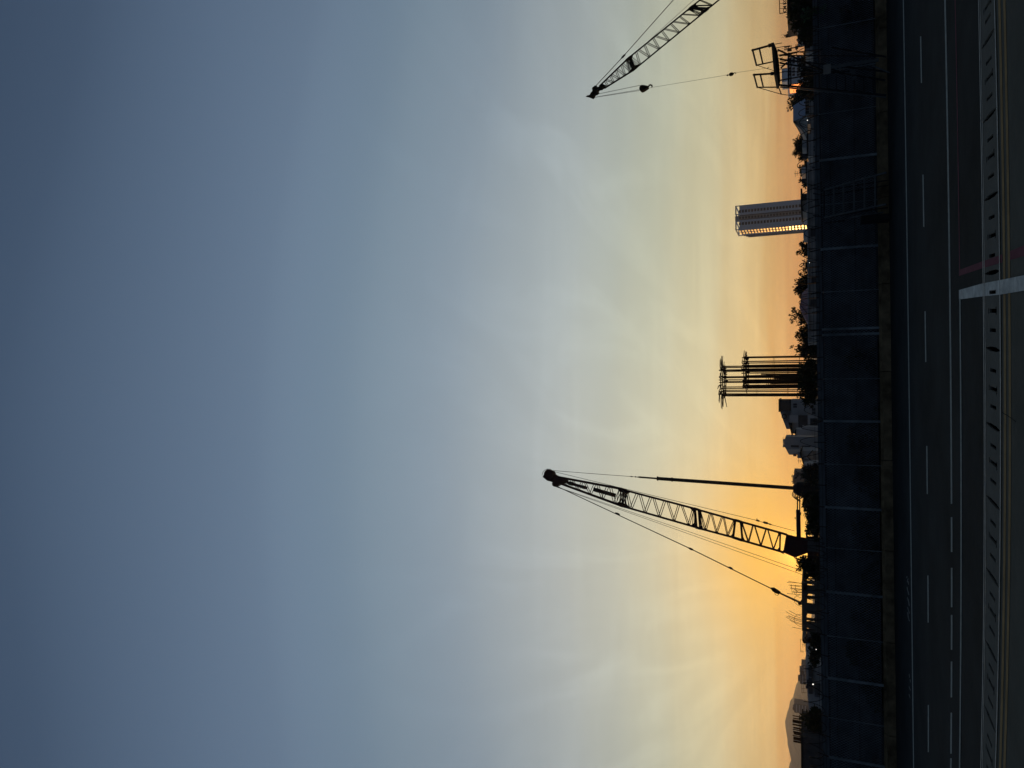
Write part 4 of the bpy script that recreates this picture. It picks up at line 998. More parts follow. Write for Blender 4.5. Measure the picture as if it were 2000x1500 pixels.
mb = MB(); block(mb, X(950, Df), X(922, Df), Df, Df+12, 0, Z(1549.5, Df)); block(mb, X(948, Df), X(934, Df), Df+2, Df+9, Z(1549.5, Df)+.03, Z(1547, Df)); mb.build('wall', 'far_block', hs)
mb = MB()
for y in (929, 931, 940): mb.tube([at(1549, y, Df+2), at(1545.5, y, Df+2)], .12, 5)
block(mb, X(947, Df), X(928, Df), Df+1, Df+1.3, Z(1546.6, Df), Z(1545.9, Df)); mb.build('mast', 'roof_dark', hs)

# unfinished concrete frame with starter bars
Dq = 70.0
hs = thing('concrete_frame', (X(1185, Dq), Dq, 0), 'unfinished one storey concrete frame with bristling starter bars on its roof', 'unfinished building')
xa, xb = X(1234, Dq), X(1139, Dq)
zs = Z(1566, Dq, 1185); zb = Z(1575.5, Dq, 1185); zsill = Z(1591, Dq, 1185)
mb = MB(); block(mb, xa, xb, Dq, Dq+.45, zb, zs); block(mb, xa, xb, Dq+5, Dq+5.4, zb, zs); mb.prism([at(1566, 1155, Dq), at(1571, 1146, Dq), at(1574.5, 1141, Dq), at(1577, 1141, Dq), at(1577, 1155, Dq)], (0, .5, 0)); mb.build('ring_beam', 'raw_concrete', hs)
mb = MB(); block(mb, xa, xb, Dq+.46, Dq+4.99, zs-.14, zs-.01); mb.build('roof_slab', 'raw_concrete', hs)
for ya, yb in ((1136, 1141), (1145, 1160), (1165.5, 1170), (1180, 1199), (1209, 1212), (1216, 1227), (1231, 1234)):
    mb = MB(); block(mb, X(yb, Dq), X(ya, Dq), Dq+.02, Dq+.42, 0, zb-.005); mb.build('column', 'raw_concrete', hs)
    if yb-ya < 8:
        mb = MB(); block(mb, X(yb, Dq+5), X(ya, Dq+5)-.1, Dq+5.02, Dq+5.38, 0, zb-.005); mb.build('column', 'raw_concrete', hs)
mb = MB(); block(mb, xa, X(1137, Dq), Dq+.06, Dq+.36, 0, zsill); mb.build('sill_wall', 'raw_concrete', hs); mb = MB(); block(mb, xa, xb, Dq+5.06, Dq+5.3, 0, zsill-.1); mb.build('sill_wall', 'raw_concrete', hs)
rng = random.Random(9)
def bars(ylist, lens, bend):
    for y in ylist:
        l = rng.uniform(*lens)/21.7; p = Vector((X(y, Dq), Dq+rng.uniform(.1, .4), zs-.05)); b_ = bend+rng.uniform(-.12, .12)
        mb = MB(); mb.tube([p, p+Vector((b_*l*.3, 0, l*.5)), p+Vector((b_*l, rng.uniform(-.1, .1), l))], .02, 5); mb.build('starter_bar', 'rust', hs)
bars((1141.5, 1142.5), (26, 30), .02); bars((1147, 1149, 1153, 1155, 1157, 1159, 1161, 1164), (12, 30), .02); bars((1207, 1210, 1212.5, 1215, 1218, 1221, 1224), (24, 36), .28); bars((1233,), (18, 20), .0)
for y, s_ in ((1188, 1), (1203, -1), (1228, 1), (1165, -1), (1171, 1)):
    p = Vector((X(y, Dq), Dq+.3, zs-.05)); mb = MB(); mb.tube([p+Vector((s_*.55*(1-math.cos(math.pi*k/14)), 0, .55*math.sin(math.pi*k/14)*1.3)) for k in range(9)], .016, 5); mb.build('bent_starter_bar', 'rust', hs)
mb = MB()
for z in (.45, .8): mb.tube([Vector((X(1164, Dq), Dq+.2, zs+z)), Vector((X(1146, Dq), Dq+.2, zs+z+.1))], .016, 5)
mb.tube([Vector((X(1160, Dq), Dq+.2, zs+.25)), Vector((X(1151, Dq), Dq+.2, zs+.95))], .02, 5)
mb.build('tie_bar', 'rust', hs)

# rooftop hut
Du = 110.0
hs = thing('rooftop_hut', (X(1258, Du), Du, 0), 'small dark gable topped hut with a thin rail frame on its roof', 'hut')
mb = MB(); block(mb, X(1276, Du), X(1245, Du), Du, Du+4, 0, Z(1572, Du)); block(mb, X(1275, Du), X(1256, Du), Du+.3, Du+3.7, Z(1572, Du)+.01, Z(1569.5, Du)); mb.build('wall', 'dark_wall', hs)
mb = MB(); mb.prism([at(1573, 1244, Du-.2), at(1566.5, 1251, Du-.2), at(1570, 1257, Du-.2), at(1575, 1257, Du-.2), at(1575, 1244, Du-.2)], (0, 4, 0)); mb.build('roof', 'roof_dark', hs)
mb = MB(); block(mb, X(1245, Du)+.01, X(1238, Du), Du+1, Du+4, 0, Z(1576, Du)); mb.build('annexe', 'dark_wall', hs)
mb = MB(); mb.tube([at(1569, 1248.5, Du+2), at(1563.5, 1248.5, Du+2), at(1564, 1273.5, Du+2), at(1570, 1273.5, Du+2)], .035, 5); mb.tube([at(1569, 1271.5, Du+2), at(1564, 1271.5, Du+2)], .03, 5); mb.build('rail_frame', 'rust', hs)
def lamp(y, v, D, label, r=None):
    p = at(v, y, D); base = Vector((p.x, p.y, 0))
    t = thing('yard_lamp', base, label, 'lamp', 'lit yard lamps'); r = r or D*.0011
    mb = MB(); mb.ball(p, r, 8); mb.build('bulb', 'lamp_lit', t)
    mb = MB(); mb.tube([base+Vector((0, r*1.5, 0)), p+Vector((0, r*1.5, 0)), p+Vector((0, r*.8, r*.4))], max(.02, r*.35), 6); mb.build('pole', 'roof_dark', t)
lamp(1268.5, 1594, 78, 'small lit white lamp in the bush below the rooftop hut', .045)
lamp(1336.5, 1588, 84, 'brightest lit white lamp on the grey house front', .075)
lamp(235, 1577, 88, 'small lit lamp at the eaves of the canvas roof', .05)
lamp(513, 1581, 49, 'tiny lit lamp on the long low grey wall', .02)
lamp(641.5, 1585.5, 52, 'tiny lit lamp under the gappy tree by the maroon roof', .025)

# grey house at left with tanks and rails
De = 88.0
hs = thing('town_house', (X(1345, De), De, 0), 'low grey flat roofed house with black water tanks before the hazy hill', 'house', 'houses beyond the fence')
mb = MB(); mb.prism([at(1573.5, 1297, De), at(1575.5, 1330, De), at(1577, 1355, De), at(1580, 1388, De), Vector((X(1388, De), De, 0)), Vector((X(1297, De), De, 0))], (0, 7, 0)); mb.build('wall', 'grey_wall', hs)
mb = MB(); block(mb, X(1352, De), X(1302, De), De-.4, De-.05, Z(1583, De), Z(1575, De)); mb.build('balcony', 'dark_wall', hs)
mb = MB()
for k in range(14): y = 1330+k*2; block(mb, X(y+.5, De), X(y, De), De-.3, De-.2, Z(1598, De), Z(1587, De))
mb.build('grille', 'dark_wall', hs)
for y, v, r in ((1341, 1574.5, .20), (1331, 1576.5, .22), (1337, 1577, .16)):
    p = at(v, y, De-.2); mb = MB(); mb.tube([p-Vector((0, 0, .35)), p, p+Vector((0, 0, .06))], [r, r, r*.5], 10); mb.build('water_tank', 'tank', hs)
mb = MB()
p = at(1577.5, 1322, De-.5)
q_ = [p+Vector((.28*math.cos(R(20+14*k)), 0, .28*math.sin(R(20+14*k)))) for k in range(10)]; mb.tube(q_, .02, 5); mb.tube([p, p-Vector((0, 0, .4))], .02, 5); mb.build('satellite_dish', 'pale_wall', hs)
mb = MB()
for y in (1312, 1320, 1328, 1336, 1345, 1353): mb.tube([at(1575.5, y, De+1), at(1565.5, y, De+1)], .02, 5)
for v in (1566, 1570): mb.tube([at(v, 1312, De+1), at(v, 1353, De+1)], .016, 5)
mb.build('roof_rail', 'rust', hs)
for lab, ya, yb, v, D in (('pale stepped far block just right of the hill ridge', 1300, 1320, 1565, 700), ('taller far block where the hill meets the grey house', 1318, 1338, 1562, 720), ('pale narrow far tower block on the flank of the hill', 1378, 1396, 1551, 900)):
    t = thing('apartment_block', (X((ya+yb)/2, D), D, 0), lab, 'building', 'far blocks')
    mb = MB(); z = Z(v, D, ya); block(mb, X(yb, D), X(ya, D), D, D+14, 0, z); mb.build('wall', 'far_block', t)
    mb = MB(); w = X(ya, D)-X(yb, D); block(mb, X(yb, D)+w*.15, X(yb, D)+w*.55, D+2, D+8, z+.05, z+1.6); mb.build('lift_house', 'far_block', t)
    for k in range(4):
        mb = MB(); zz = z-2.6-k*3.2; block(mb, X(yb, D)+w*.1, X(yb, D)+w*.9, D-.15, D-.02, zz-.6, zz+.6); mb.build('window_band', 'tower_dark', t)
# dark wall block at the left edge
Dl = 64.0
hs = thing('site_shed', (X(1480, Dl), Dl, 0), 'plain black flat topped site shed at the far left below the hill', 'shed')
mb = MB(); block(mb, X(1600, Dl), X(1440, Dl), Dl, Dl+5, 0, Z(1567.5, Dl, 1470)); mb.build('wall', 'dark_wall', hs)
mb = MB(); block(mb, X(1602, Dl), X(1438.5, Dl), Dl-.15, Dl+5.2, Z(1567.5, Dl, 1470)+.01, Z(1567, Dl, 1470)+.1); mb.build('roof', 'roof_dark', hs)
mb = MB(); mb.tube([at(1567, 1493, Dl+1), at(1564.5, 1493, Dl+1)], .03, 5); mb.build('vent_pipe', 'roof_dark', hs)

# long low grey wall building
Dw = 50.0
hs = thing('low_building', (X(490, Dw), Dw, 0), 'long low streaked grey block wall with a flat coping behind the hoarding', 'building')
mb = MB(); block(mb, X(668, Dw), X(330, Dw), Dw, Dw+4, 0, Z(1579.5, Dw, 500)); mb.build('wall', 'low_wall', hs)
mb = MB(); block(mb, X(669, Dw), X(329, Dw), Dw-.12, Dw+4.1, Z(1579.5, Dw, 500)+.005, Z(1577, Dw, 500)); mb.build('coping', 'grey_wall', hs)
for y, v, w in ((455, 1588, .36), (592, 1587, .3), (548, 1589, .25)): window(hs, X(y, Dw), Dw, Z(v, Dw, 500)-.05, w, .25, 'dark_wall', 0)
hs = thing('roof_shelter', (X(400, 56), 56, 0), 'little grey room with a thin flat slab roof at the foot of the tall tower', 'hut')
mb = MB(); block(mb, X(412, 56), X(377, 56), 56, 59, 0, Z(1567.5, 56, 395)); mb.build('wall', 'grey_wall', hs)
mb = MB(); block(mb, X(413, 56), X(370, 56), 55.5, 59.5, Z(1567.5, 56, 395)+.005, Z(1564, 56, 395)); mb.build('roof', 'roof_dark', hs)
window(hs, X(385, 56), 56, Z(1572, 56, 395), .28, .26, 'dark_wall', 0)
mb = MB(); block(mb, X(463, 54), X(449, 54), 54, 56, 0, Z(1569, 54, 455)); t = mb.build('roof_cabin', 'grey_wall'); tag(t, 'plain grey cabin peeping over the long low wall left of the tower', 'hut')

# maroon roofed house
Dm = 92.0
hs = thing('gabled_house', (X(600, Dm), Dm, 0), 'house with a dull maroon tiled roof among the dark trees', 'house', 'houses beyond the fence')
mb = MB(); block(mb, X(633, Dm), X(562, Dm), Dm, Dm+7, 0, Z(1581, Dm, 600)); mb.build('wall', 'grey_wall', hs)
mb = MB(); zr_1 = Z(1581, Dm, 600)+.02
A, B = Vector((X(635, Dm), Dm-.4, zr_1)), Vector((X(560, Dm), Dm-.4, zr_1)); C_, D_ = at(1561, 601, Dm+4), at(1566, 573, Dm+4); E_, F_ = B+Vector((0, 8, 0)), A+Vector((0, 8, 0))
mb.add([A, B, D_, C_, E_, F_], [(0, 1, 2, 3), (1, 4, 2), (4, 5, 3, 2), (5, 0, 3), (0, 5, 4, 1)]); mb.build('roof', 'roof_purple', hs)
mb = MB(); 
for t_ in (.25, .5, .75): mb.tube([A.lerp(B, t_)+Vector((0, -.03, .05)), C_.lerp(D_, t_)+Vector((0, -.03, .05))], .04, 5)
mb.build('roof_seam', 'roof_dark', hs)

# hipped blue roof and canvas pavilion
Dp = 118.0
hs = thing('pavilion', (X(212, Dp), Dp, 0), 'pavilion under a grey blue hipped sheet roof', 'pavilion')
ze = Z(1573, Dp, 210)
A, B = Vector((X(246, Dp), Dp, ze)), Vector((X(190, Dp), Dp, ze)); P, Q = at(1549, 237, Dp+4), at(1549, 207, Dp+4)
mb = MB(); E_, F_ = B+Vector((0, 8, 0)), A+Vector((0, 8, 0)); mb.add([A, B, Q, P, E_, F_], [(0, 1, 2, 3), (1, 4, 2), (4, 5, 3, 2), (5, 0, 3), (0, 5, 4, 1)]); mb.build('roof', 'roof_blue', hs)
mb = MB(); block(mb, X(240, Dp), X(193, Dp), Dp+.6, Dp+7, 0, ze-.02); mb.build('wall', 'grey_wall', hs)
for y in (200, 213): window(hs, X(y, Dp), Dp+.6, Z(1579, Dp), .9, .7, 'frame', 1)
mb = MB(); block(mb, X(190, Dp)-.01, X(178, Dp), Dp+2, Dp+6, 0, Z(1566, Dp, 185)); mb.build('annexe', 'dark_wall', hs)
Dk = 92.0
hs = thing('canvas_pavilion', (X(246, Dk), Dk, 0), 'canvas topped pavilion with a grey green peaked roof', 'pavilion')
ze = Z(1577, Dk, 246); xm0, xm1 = X(272, Dk), X(222, Dk); apex = at(1550, 238, Dk+3.2)
mb = MB(); n = 10; ring = []
cor = [Vector((xm0, Dk, ze)), Vector((xm1, Dk, ze)), Vector((xm1, Dk+6, ze)), Vector((xm0, Dk+6, ze))]
for i in range(4):
    a, b = cor[i], cor[(i+1) % 4]; prev = None
    for k in range(9):
        u = k/8; sag = -.22*math.sin(math.pi*u)
        pa, pb = a.lerp(apex, u)+Vector((0, 0, sag)), b.lerp(apex, u)+Vector((0, 0, sag))
        if prev: mb.quad(prev[0], prev[1], pb, pa)
        prev = (pa, pb)
rf = mb.build('roof', 'roof_olive', hs)
mb = MB()
for a in cor+[(cor[0]+cor[1])/2, cor[0].lerp(cor[1], .25), cor[0].lerp(cor[1], .75)]:
    mb.tube([a.lerp(apex, k/8)+Vector((0, -.03, .03-.22*math.sin(math.pi*k/8))) for k in range(9)], .028, 5)
mb.build('seam', 'roof_dark', rf)
mb = MB()
for a in cor: mb.tube([Vector((a.x*.999, a.y+.1, 0)), a], .07, 6)
mb.build('post', 'grey_steel', hs)
mb = MB(); block(mb, xm0+.2, xm1-.2, Dk+.5, Dk+5.5, 0, ze-.35); mb.build('wall', 'grey_wall', hs)

# white block behind the platform tower, sunset reflection coloured into its end wall
Dz = 300.0
xa, xb = X(158, Dz), X(106, Dz)
hs = thing('apartment_block', ((xa+xb)/2, Dz, 0), 'pale punched window block with an end wall tinted salmon as sunset glow behind the platform tower', 'building', 'far blocks')
zt = Z(1533, Dz, 130)
mb = MB(); block(mb, xa, xb, Dz, Dz+14, 0, zt-.8); block(mb, X(150, Dz), X(124, Dz), Dz+1, Dz+9, zt-.75, zt+1.2); mb.build('wall', 'tower_wall', hs)
for v in (1541, 1550, 1559):
    for y in (110, 116, 122, 134, 140, 146):
        mb = MB(); p = at(v, y, Dz); block(mb, p.x-.45, p.x+.45, Dz-.1, Dz-.01, p.z-.5, p.z+.5); mb.build('window', 'glass', hs)
mb = MB(); block(mb, xa-.35, xa-.02, Dz+.3, Dz+9, 0, zt-1.6); mb.build('end_wall', 'glow_tint_end', hs)

# roof with the sign at the right edge
Ds = 150.0
hs = thing('sign_building', (X(5, Ds), Ds, 0), 'dark flat roofed building carrying a lettered roof sign at the far right', 'building')
mb = MB(); block(mb, X(20, Ds), X(-90, Ds), Ds, Ds+10, 0, Z(1537, Ds, 10)); mb.prism([at(1537, 22, Ds), at(1537, -60, Ds), at(1546, -60, Ds), at(1549.5, 27.5, Ds), at(1546, 26, Ds), at(1544, 23.5, Ds)], (0, 8, 0)); mb.build('wall', 'dark_wall', hs)
mb = MB()
mb.beam(at(1523, 26.5, Ds+.5), at(1521, -50, Ds+.5), .14, .14); mb.beam(at(1523, 26.5, Ds+.5), at(1537, 24, Ds+.5), .12, .12)
for y in (16.5, 6.5, -6, -20): mb.beam(at(1522.5, y, Ds+.5), at(1537, y, Ds+.5), .06, .06)
fr_ = mb.build('sign_frame', 'rust', hs)
cu = bpy.data.curves.new('letters', 'FONT'); cu.body = 'CM KOTA'; cu.size = .86; cu.extrude = .06; cu.offset = .022; cu.align_x = 'LEFT'; cu.space_character = 1.0
to = bpy.data.objects.new('tmp', cu); COL.objects.link(to)
dg = bpy.context.evaluated_depsgraph_get(); me = bpy.data.meshes.new_from_object(to.evaluated_get(dg)); bpy.data.objects.remove(to)
p = at(1536, 23.5, Ds+.3); bm = bmesh.new(); bm.from_mesh(me)
bmesh.ops.transform(bm, matrix=Matrix.Translation(p-ORG[hs]) @ Matrix.Rotation(R(90), 4, 'X'), verts=bm.verts)
bm.to_mesh(me); bm.free(); me.materials.clear(); me.materials.append(M['letters'])
lo_ = bpy.data.objects.new('sign_letters', me); COL.objects.link(lo_); lo_.parent = hs; ORG[lo_] = ORG[hs]
hs = thing('low_house', (X(45, 100), 100, 0), 'low grey house with a round arch peeping out between the dark trees', 'house', 'houses beyond the fence')
mb = MB(); block(mb, X(54, 100), X(33, 100), 100, 105, 0, Z(1557, 100, 43)); mb.build('wall', 'grey_wall', hs)
mb = MB(); pa = at(1563, 45, 99.98); mb.prism([pa+Vector((.4*math.cos(R(180*k/8)), 0, .4*math.sin(R(180*k/8)))) for k in range(9)]+[pa+Vector((-.4, 0, -.6)), pa+Vector((.4, 0, -.6))], (0, -.05, 0)); mb.build('arch_window', 'glass', hs)
hs = thing('low_house', (X(90, 84), 84, 0), 'small grey shed front under the antenna masts', 'shed')
mb = MB(); block(mb, X(100, 84), X(60, 84), 84, 88, 0, Z(1573, 84, 80)); mb.build('wall', 'grey_wall', hs)
mb = MB(); block(mb, X(101, 84), X(59, 84), 83.8, 88.2, Z(1573, 84, 80)+.01, Z(1571, 84, 80)); mb.build('roof', 'roof_dark', hs)
window(hs, X(88, 84), 84, Z(1581, 84), .5, .4, 'dark_wall', 0)

# more low roofs in the gaps of the skyline
for (ya, yb, v, D, nm, cat, lb, wl) in ((262, 304, 1578, 78, 'low_house', 'house', 'low flat house with two dark windows below the dense round tree', 'grey_wall'),
        (316, 352, 1576, 82, 'low_house', 'house', 'low house with a parapet step below the sparse ragged tree', 'pale_wall'),
        (1242, 1300, 1588, 96, 'low_house', 'house', 'low dark house strip behind the bushes left of the concrete frame', 'dark_wall'),
        (906, 922, 1579, 98, 'low_house', 'house', 'small pale house front between the gabled house and the greyish tree', 'pale_wall')):
    hs = thing(nm, (X((ya+yb)/2, D), D, 0), lb, cat, 'houses beyond the fence'); z = Z(v, D, ya)
    mb = MB(); block(mb, X(yb, D), X(ya, D), D, D+5, 0, z); block(mb, X(ya+(yb-ya)*.45, D), X(ya+(yb-ya)*.1, D), D+1, D+4, z+.005, z+.55); mb.build('wall', wl, hs)
    mb = MB(); block(mb, X(yb, D)-.08, X(ya, D)+.08, D-.08, D+.1, z+.003, z+.13); mb.build('parapet', 'roof_dark', hs)
    for f in (.3, .7): window(hs, X(ya+(yb-ya)*f, D), D, z-.75, .55, .5, 'frame', 1)
    p = Vector((X(ya+(yb-ya)*.75, D), D+2, z)); mb = MB(); mb.tube([p, p+Vector((0, 0, .55))], .28, 10); mb.build('water_tank', 'tank', hs)
    mb = MB(); p = p+Vector((.9, 0, 0)); mb.tube([p, p+Vector((0, 0, 1.3))], .025, 5); mb.tube([p+Vector((-.35, 0, 1.2)), p+Vector((.35, 0, 1.2))], .02, 5); mb.tube([p+Vector((-.25, 0, 1.0)), p+Vector((.25, 0, 1.0))], .02, 5); mb.build('aerial', 'roof_dark', hs)

# antenna masts
def antenna(y, v, D, lab, k):
    p = at(v, y, D); t = thing('antenna_mast', Vector((p.x, D, 0)), lab, 'antenna mast', 'antenna masts')
    mb = MB(); mb.tube([(p.x, D, 0), (p.x, D, p.z)], .12, 6); mb.build('mast', 'roof_dark', t)
    s_ = D/1519
    for i, (dx, dz, w, h) in enumerate(((-4.5, -11, 2.6, 10), (-.3, -9, 2.2, 9), (4, -8, 2.8, 10)) if k == 0 else ((4.5, -10, 4, 8), (-3.5, -6, 2, 11))):
        mb = MB(); mb.box((p.x-dx*s_, D-.25, p.z+dz*s_), (w*s_, .25, h*s_)); mb.build('panel_antenna', 'roof_dark', t)
    mb = MB()
    for dz in (-8, -13, -22, -25): mb.tube([(p.x-5*s_, D-.2, p.z+dz*s_), (p.x+5*s_, D-.2, p.z+dz*s_)], .08, 5)
    mb.build('cross_arm', 'roof_dark', t)
    mb = MB(); mb.box((p.x-2*s_, D-.3, p.z-23*s_), (5*s_, .5, 5*s_)); mb.build('radio_unit', 'roof_dark', t)
    for dx in (-2.5, 2.5):
        mb = MB(); mb.tube([(p.x+dx*s_, D, p.z-6*s_), (p.x+dx*s_, D, p.z+5*s_)], .03, 5); mb.build('whip', 'grey_steel', t)
antenna(70, 1531, 160, 'three panel antenna mast nearer the roof sign', 0)
antenna(96.5, 1531.5, 160, 'antenna mast beside the corner of the steel platform', 1)

# ------------------------------------------------------------------ hills
DH = 4200.0
rng = random.Random(2)
ridge = [(1592, 1100), (1588, 1200), (1581, 1260), (1574, 1295), (1567, 1322), (1561.6, 1337.6), (1555, 1350), (1551, 1363), (1543.4, 1379.6), (1537.8, 1395), (1533.2, 1409), (1533.8, 1416.7), (1537.8, 1434), (1543.3, 1454), (1552, 1477.6), (1544, 1497), (1534, 1530), (1526, 1580), (1535, 1650), (1560, 1760), (1590, 1900)]
def hill(name, pts, D, depth, mat_):
    mb = MB(); dense = []
    y = pts[0][1]
    while y <= pts[-1][1]:
        p = at(interp(pts, y)+rng.uniform(-.25, .25), y, D); dense.append(Vector((p.x, D, max(p.z, 2)))); y += 3.0
    rows = 7
    grid = []
    for r in range(-rows, rows+1):
        u = r/rows; row = []
        for i, p in enumerate(dense):
            k = (1-abs(u)**1.3); row.append(Vector((p.x+rng.uniform(-12, 12), D+u*depth, max(-1, p.z*k+ (rng.uniform(-6, 6) if 0 < abs(r) < rows else 0)))))
        if r == 0: row = dense
        grid.append(row)
    for a, b in zip(grid, grid[1:]): strip(mb, a, b)
    return structure(mb.build(name, mat_, fix=True))
hill('hill', ridge, DH, 900, 'hill')
hill('hills', [(1592, -600), (1584, -300), (1581, -100), (1583, 100), (1581, 300), (1585, 500), (1583, 750), (1587, 900), (1585, 1100), (1593, 1300)], 5200, 700, 'hill')

# air between here and the hills
hz = MB(); hz.box((0, 3200, 128), (9600, 6700, 260))
ho = hz.build('haze', 'ground', origin=(0, 3200, -2)); ho['kind'] = 'stuff'
hm = bpy.data.materials.new('haze air'); hm.use_nodes = True; nt = hm.node_tree
nt.nodes.clear(); out = nt.nodes.new('ShaderNodeOutputMaterial'); pv = nt.nodes.new('ShaderNodeVolumePrincipled')
pv.inputs['Color'].default_value = (.76, .83, 1.0, 1); pv.inputs['Density'].default_value = 0.9e-4; pv.inputs['Anisotropy'].default_value = 0.55
nt.links.new(pv.outputs['Volume'], out.inputs['Volume']); ho.data.materials.clear(); ho.data.materials.append(hm)

# ------------------------------------------------------------------ sky and sun
SUN_AZ = math.atan2(ray(1578, 1078).x, ray(1578, 1078).y); SUN_EL = R(1.1)
sdir = Vector((math.sin(SUN_AZ)*math.cos(SUN_EL), math.cos(SUN_AZ)*math.cos(SUN_EL), math.sin(SUN_EL)))
w = bpy.data.worlds.new('World'); SC.world = w; w.use_nodes = True
nt = w.node_tree; nt.nodes.clear(); N = nt.nodes.new; Lk = nt.links.new
def mth(op, a, b=None, c=None, clamp=False):
    n = N('ShaderNodeMath'); n.operation = op; n.use_clamp = clamp
    for i, x in enumerate((a, b, c)):
        if x is None: continue
        if isinstance(x, (int, float)): n.inputs[i].default_value = x
        else: Lk(x, n.inputs[i])
    return n.outputs[0]
def mixc(mode, fac, a, b):
    n = N('ShaderNodeMix'); n.data_type = 'RGBA'; n.blend_type = mode; n.clamp_result = False
    for i, x in ((0, fac), (6, a), (7, b)):
        if isinstance(x, (int, float)): n.inputs[i].default_value = x
        elif isinstance(x, tuple): n.inputs[i].default_value = x
        else: Lk(x, n.inputs[i])
    return n.outputs[2]
tc = N('ShaderNodeTexCoord'); nv = N('ShaderNodeVectorMath'); nv.operation = 'NORMALIZE'; Lk(tc.outputs['Generated'], nv.inputs[0])
sx = N('ShaderNodeSeparateXYZ'); Lk(nv.outputs[0], sx.inputs[0])
el = mth('MULTIPLY', mth('ARCSINE', sx.outputs['Z']), 180/math.pi)
# cloud sheet high above: flatten towards the horizon
zc = mth('ADD', mth('MAXIMUM', sx.outputs['Z'], 0.0), 0.055)
cx = N('ShaderNodeCombineXYZ'); Lk(mth('DIVIDE', sx.outputs['X'], zc), cx.inputs[0]); Lk(mth('DIVIDE', sx.outputs['Y'], zc), cx.inputs[1])
mp = N('ShaderNodeMapping'); mp.inputs['Rotation'].default_value = (0, 0, R(14)); mp.inputs['Scale'].default_value = (0.38, 0.85, 1); Lk(cx.outputs[0], mp.inputs['Vector'])
nz = N('ShaderNodeTexNoise'); nz.inputs['Scale'].default_value = 0.9; nz.inputs['Detail'].default_value = 7; nz.inputs['Roughness'].default_value = 0.52; nz.inputs['Distortion'].default_value = 0.7; Lk(mp.outputs[0], nz.inputs['Vector'])
cl = mth('SUBTRACT', nz.outputs['Fac'], 0.5)
elw0 = mth('ADD', el, mth('MULTIPLY', cl, mth('SUBTRACT', 2.4, mth('DIVIDE', el, 12.0, clamp=True))))
ramp = N('ShaderNodeValToRGB'); ramp.color_ramp.interpolation = 'CARDINAL'
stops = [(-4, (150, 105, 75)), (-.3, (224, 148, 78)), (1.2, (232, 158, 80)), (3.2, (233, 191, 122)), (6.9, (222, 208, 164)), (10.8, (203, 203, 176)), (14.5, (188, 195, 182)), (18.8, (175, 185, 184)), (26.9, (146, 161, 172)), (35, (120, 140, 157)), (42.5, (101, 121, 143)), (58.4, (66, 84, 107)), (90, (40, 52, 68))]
E0, E1 = -5.0, 90.0
cr_ = ramp.color_ramp
while len(cr_.elements) < len(stops): cr_.elements.new(0.5)
for e, (d, c) in zip(cr_.elements, stops): e.position = (d-E0)/(E1-E0); 
for e, (d, c) in zip(cr_.elements, stops): e.color = (*lin(c), 1)
# darker and bluer away from the sunset
hl = mth('MAXIMUM', mth('SQRT', mth('ADD', mth('MULTIPLY', sx.outputs['X'], sx.outputs['X']), mth('MULTIPLY', sx.outputs['Y'], sx.outputs['Y']))), 1e-4)
ca = mth('DIVIDE', mth('ADD', mth('MULTIPLY', sx.outputs['X'], math.sin(R(-3))), mth('MULTIPLY', sx.outputs['Y'], math.cos(R(-3)))), hl)
elw = mth('ADD', elw0, mth('MULTIPLY', mth('MULTIPLY', mth('SUBTRACT', 1.0, ca), 48.0), mth('DIVIDE', el, 22.0, clamp=True)))
Lk(mth('DIVIDE', mth('SUBTRACT', elw, E0), E1-E0), ramp.inputs['Fac'])
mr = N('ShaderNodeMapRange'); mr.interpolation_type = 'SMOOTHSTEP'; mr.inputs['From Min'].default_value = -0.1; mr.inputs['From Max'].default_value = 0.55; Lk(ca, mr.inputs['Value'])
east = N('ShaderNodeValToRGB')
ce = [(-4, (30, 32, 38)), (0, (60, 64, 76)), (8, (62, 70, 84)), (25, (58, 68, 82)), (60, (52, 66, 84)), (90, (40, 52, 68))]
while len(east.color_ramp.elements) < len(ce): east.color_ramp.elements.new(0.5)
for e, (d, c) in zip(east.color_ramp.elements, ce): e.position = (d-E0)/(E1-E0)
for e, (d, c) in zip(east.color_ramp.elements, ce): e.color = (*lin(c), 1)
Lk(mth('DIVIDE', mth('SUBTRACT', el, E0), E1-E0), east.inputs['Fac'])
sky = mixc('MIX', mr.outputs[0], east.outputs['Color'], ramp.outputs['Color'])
# within the sunset half, brightness falls off gently to the sides near the horizon
side = mth('POWER', mth('MAXIMUM', ca, 0.0), 4.0)
lowm = mth('SUBTRACT', 1.0, mth('DIVIDE', el, 40.0, clamp=True))
dim = mth('SUBTRACT', 1.0, mth('MULTIPLY', mth('MULTIPLY', mth('SUBTRACT', 1.0, side), lowm), 0.52))
dim = mth('ADD', mth('MULTIPLY', mth('SUBTRACT', dim, 1.0), mr.outputs[0]), 1.0)
sky = mixc('MULTIPLY', 1.0, sky, mixc('MIX', 0.0, (1, 1, 1, 1), (1, 1, 1, 1))) if False else sky
vm = N('ShaderNodeVectorMath'); vm.operation = 'SCALE'; Lk(sky, vm.inputs[0]); Lk(dim, vm.inputs['Scale'])
sky = vm.outputs[0]
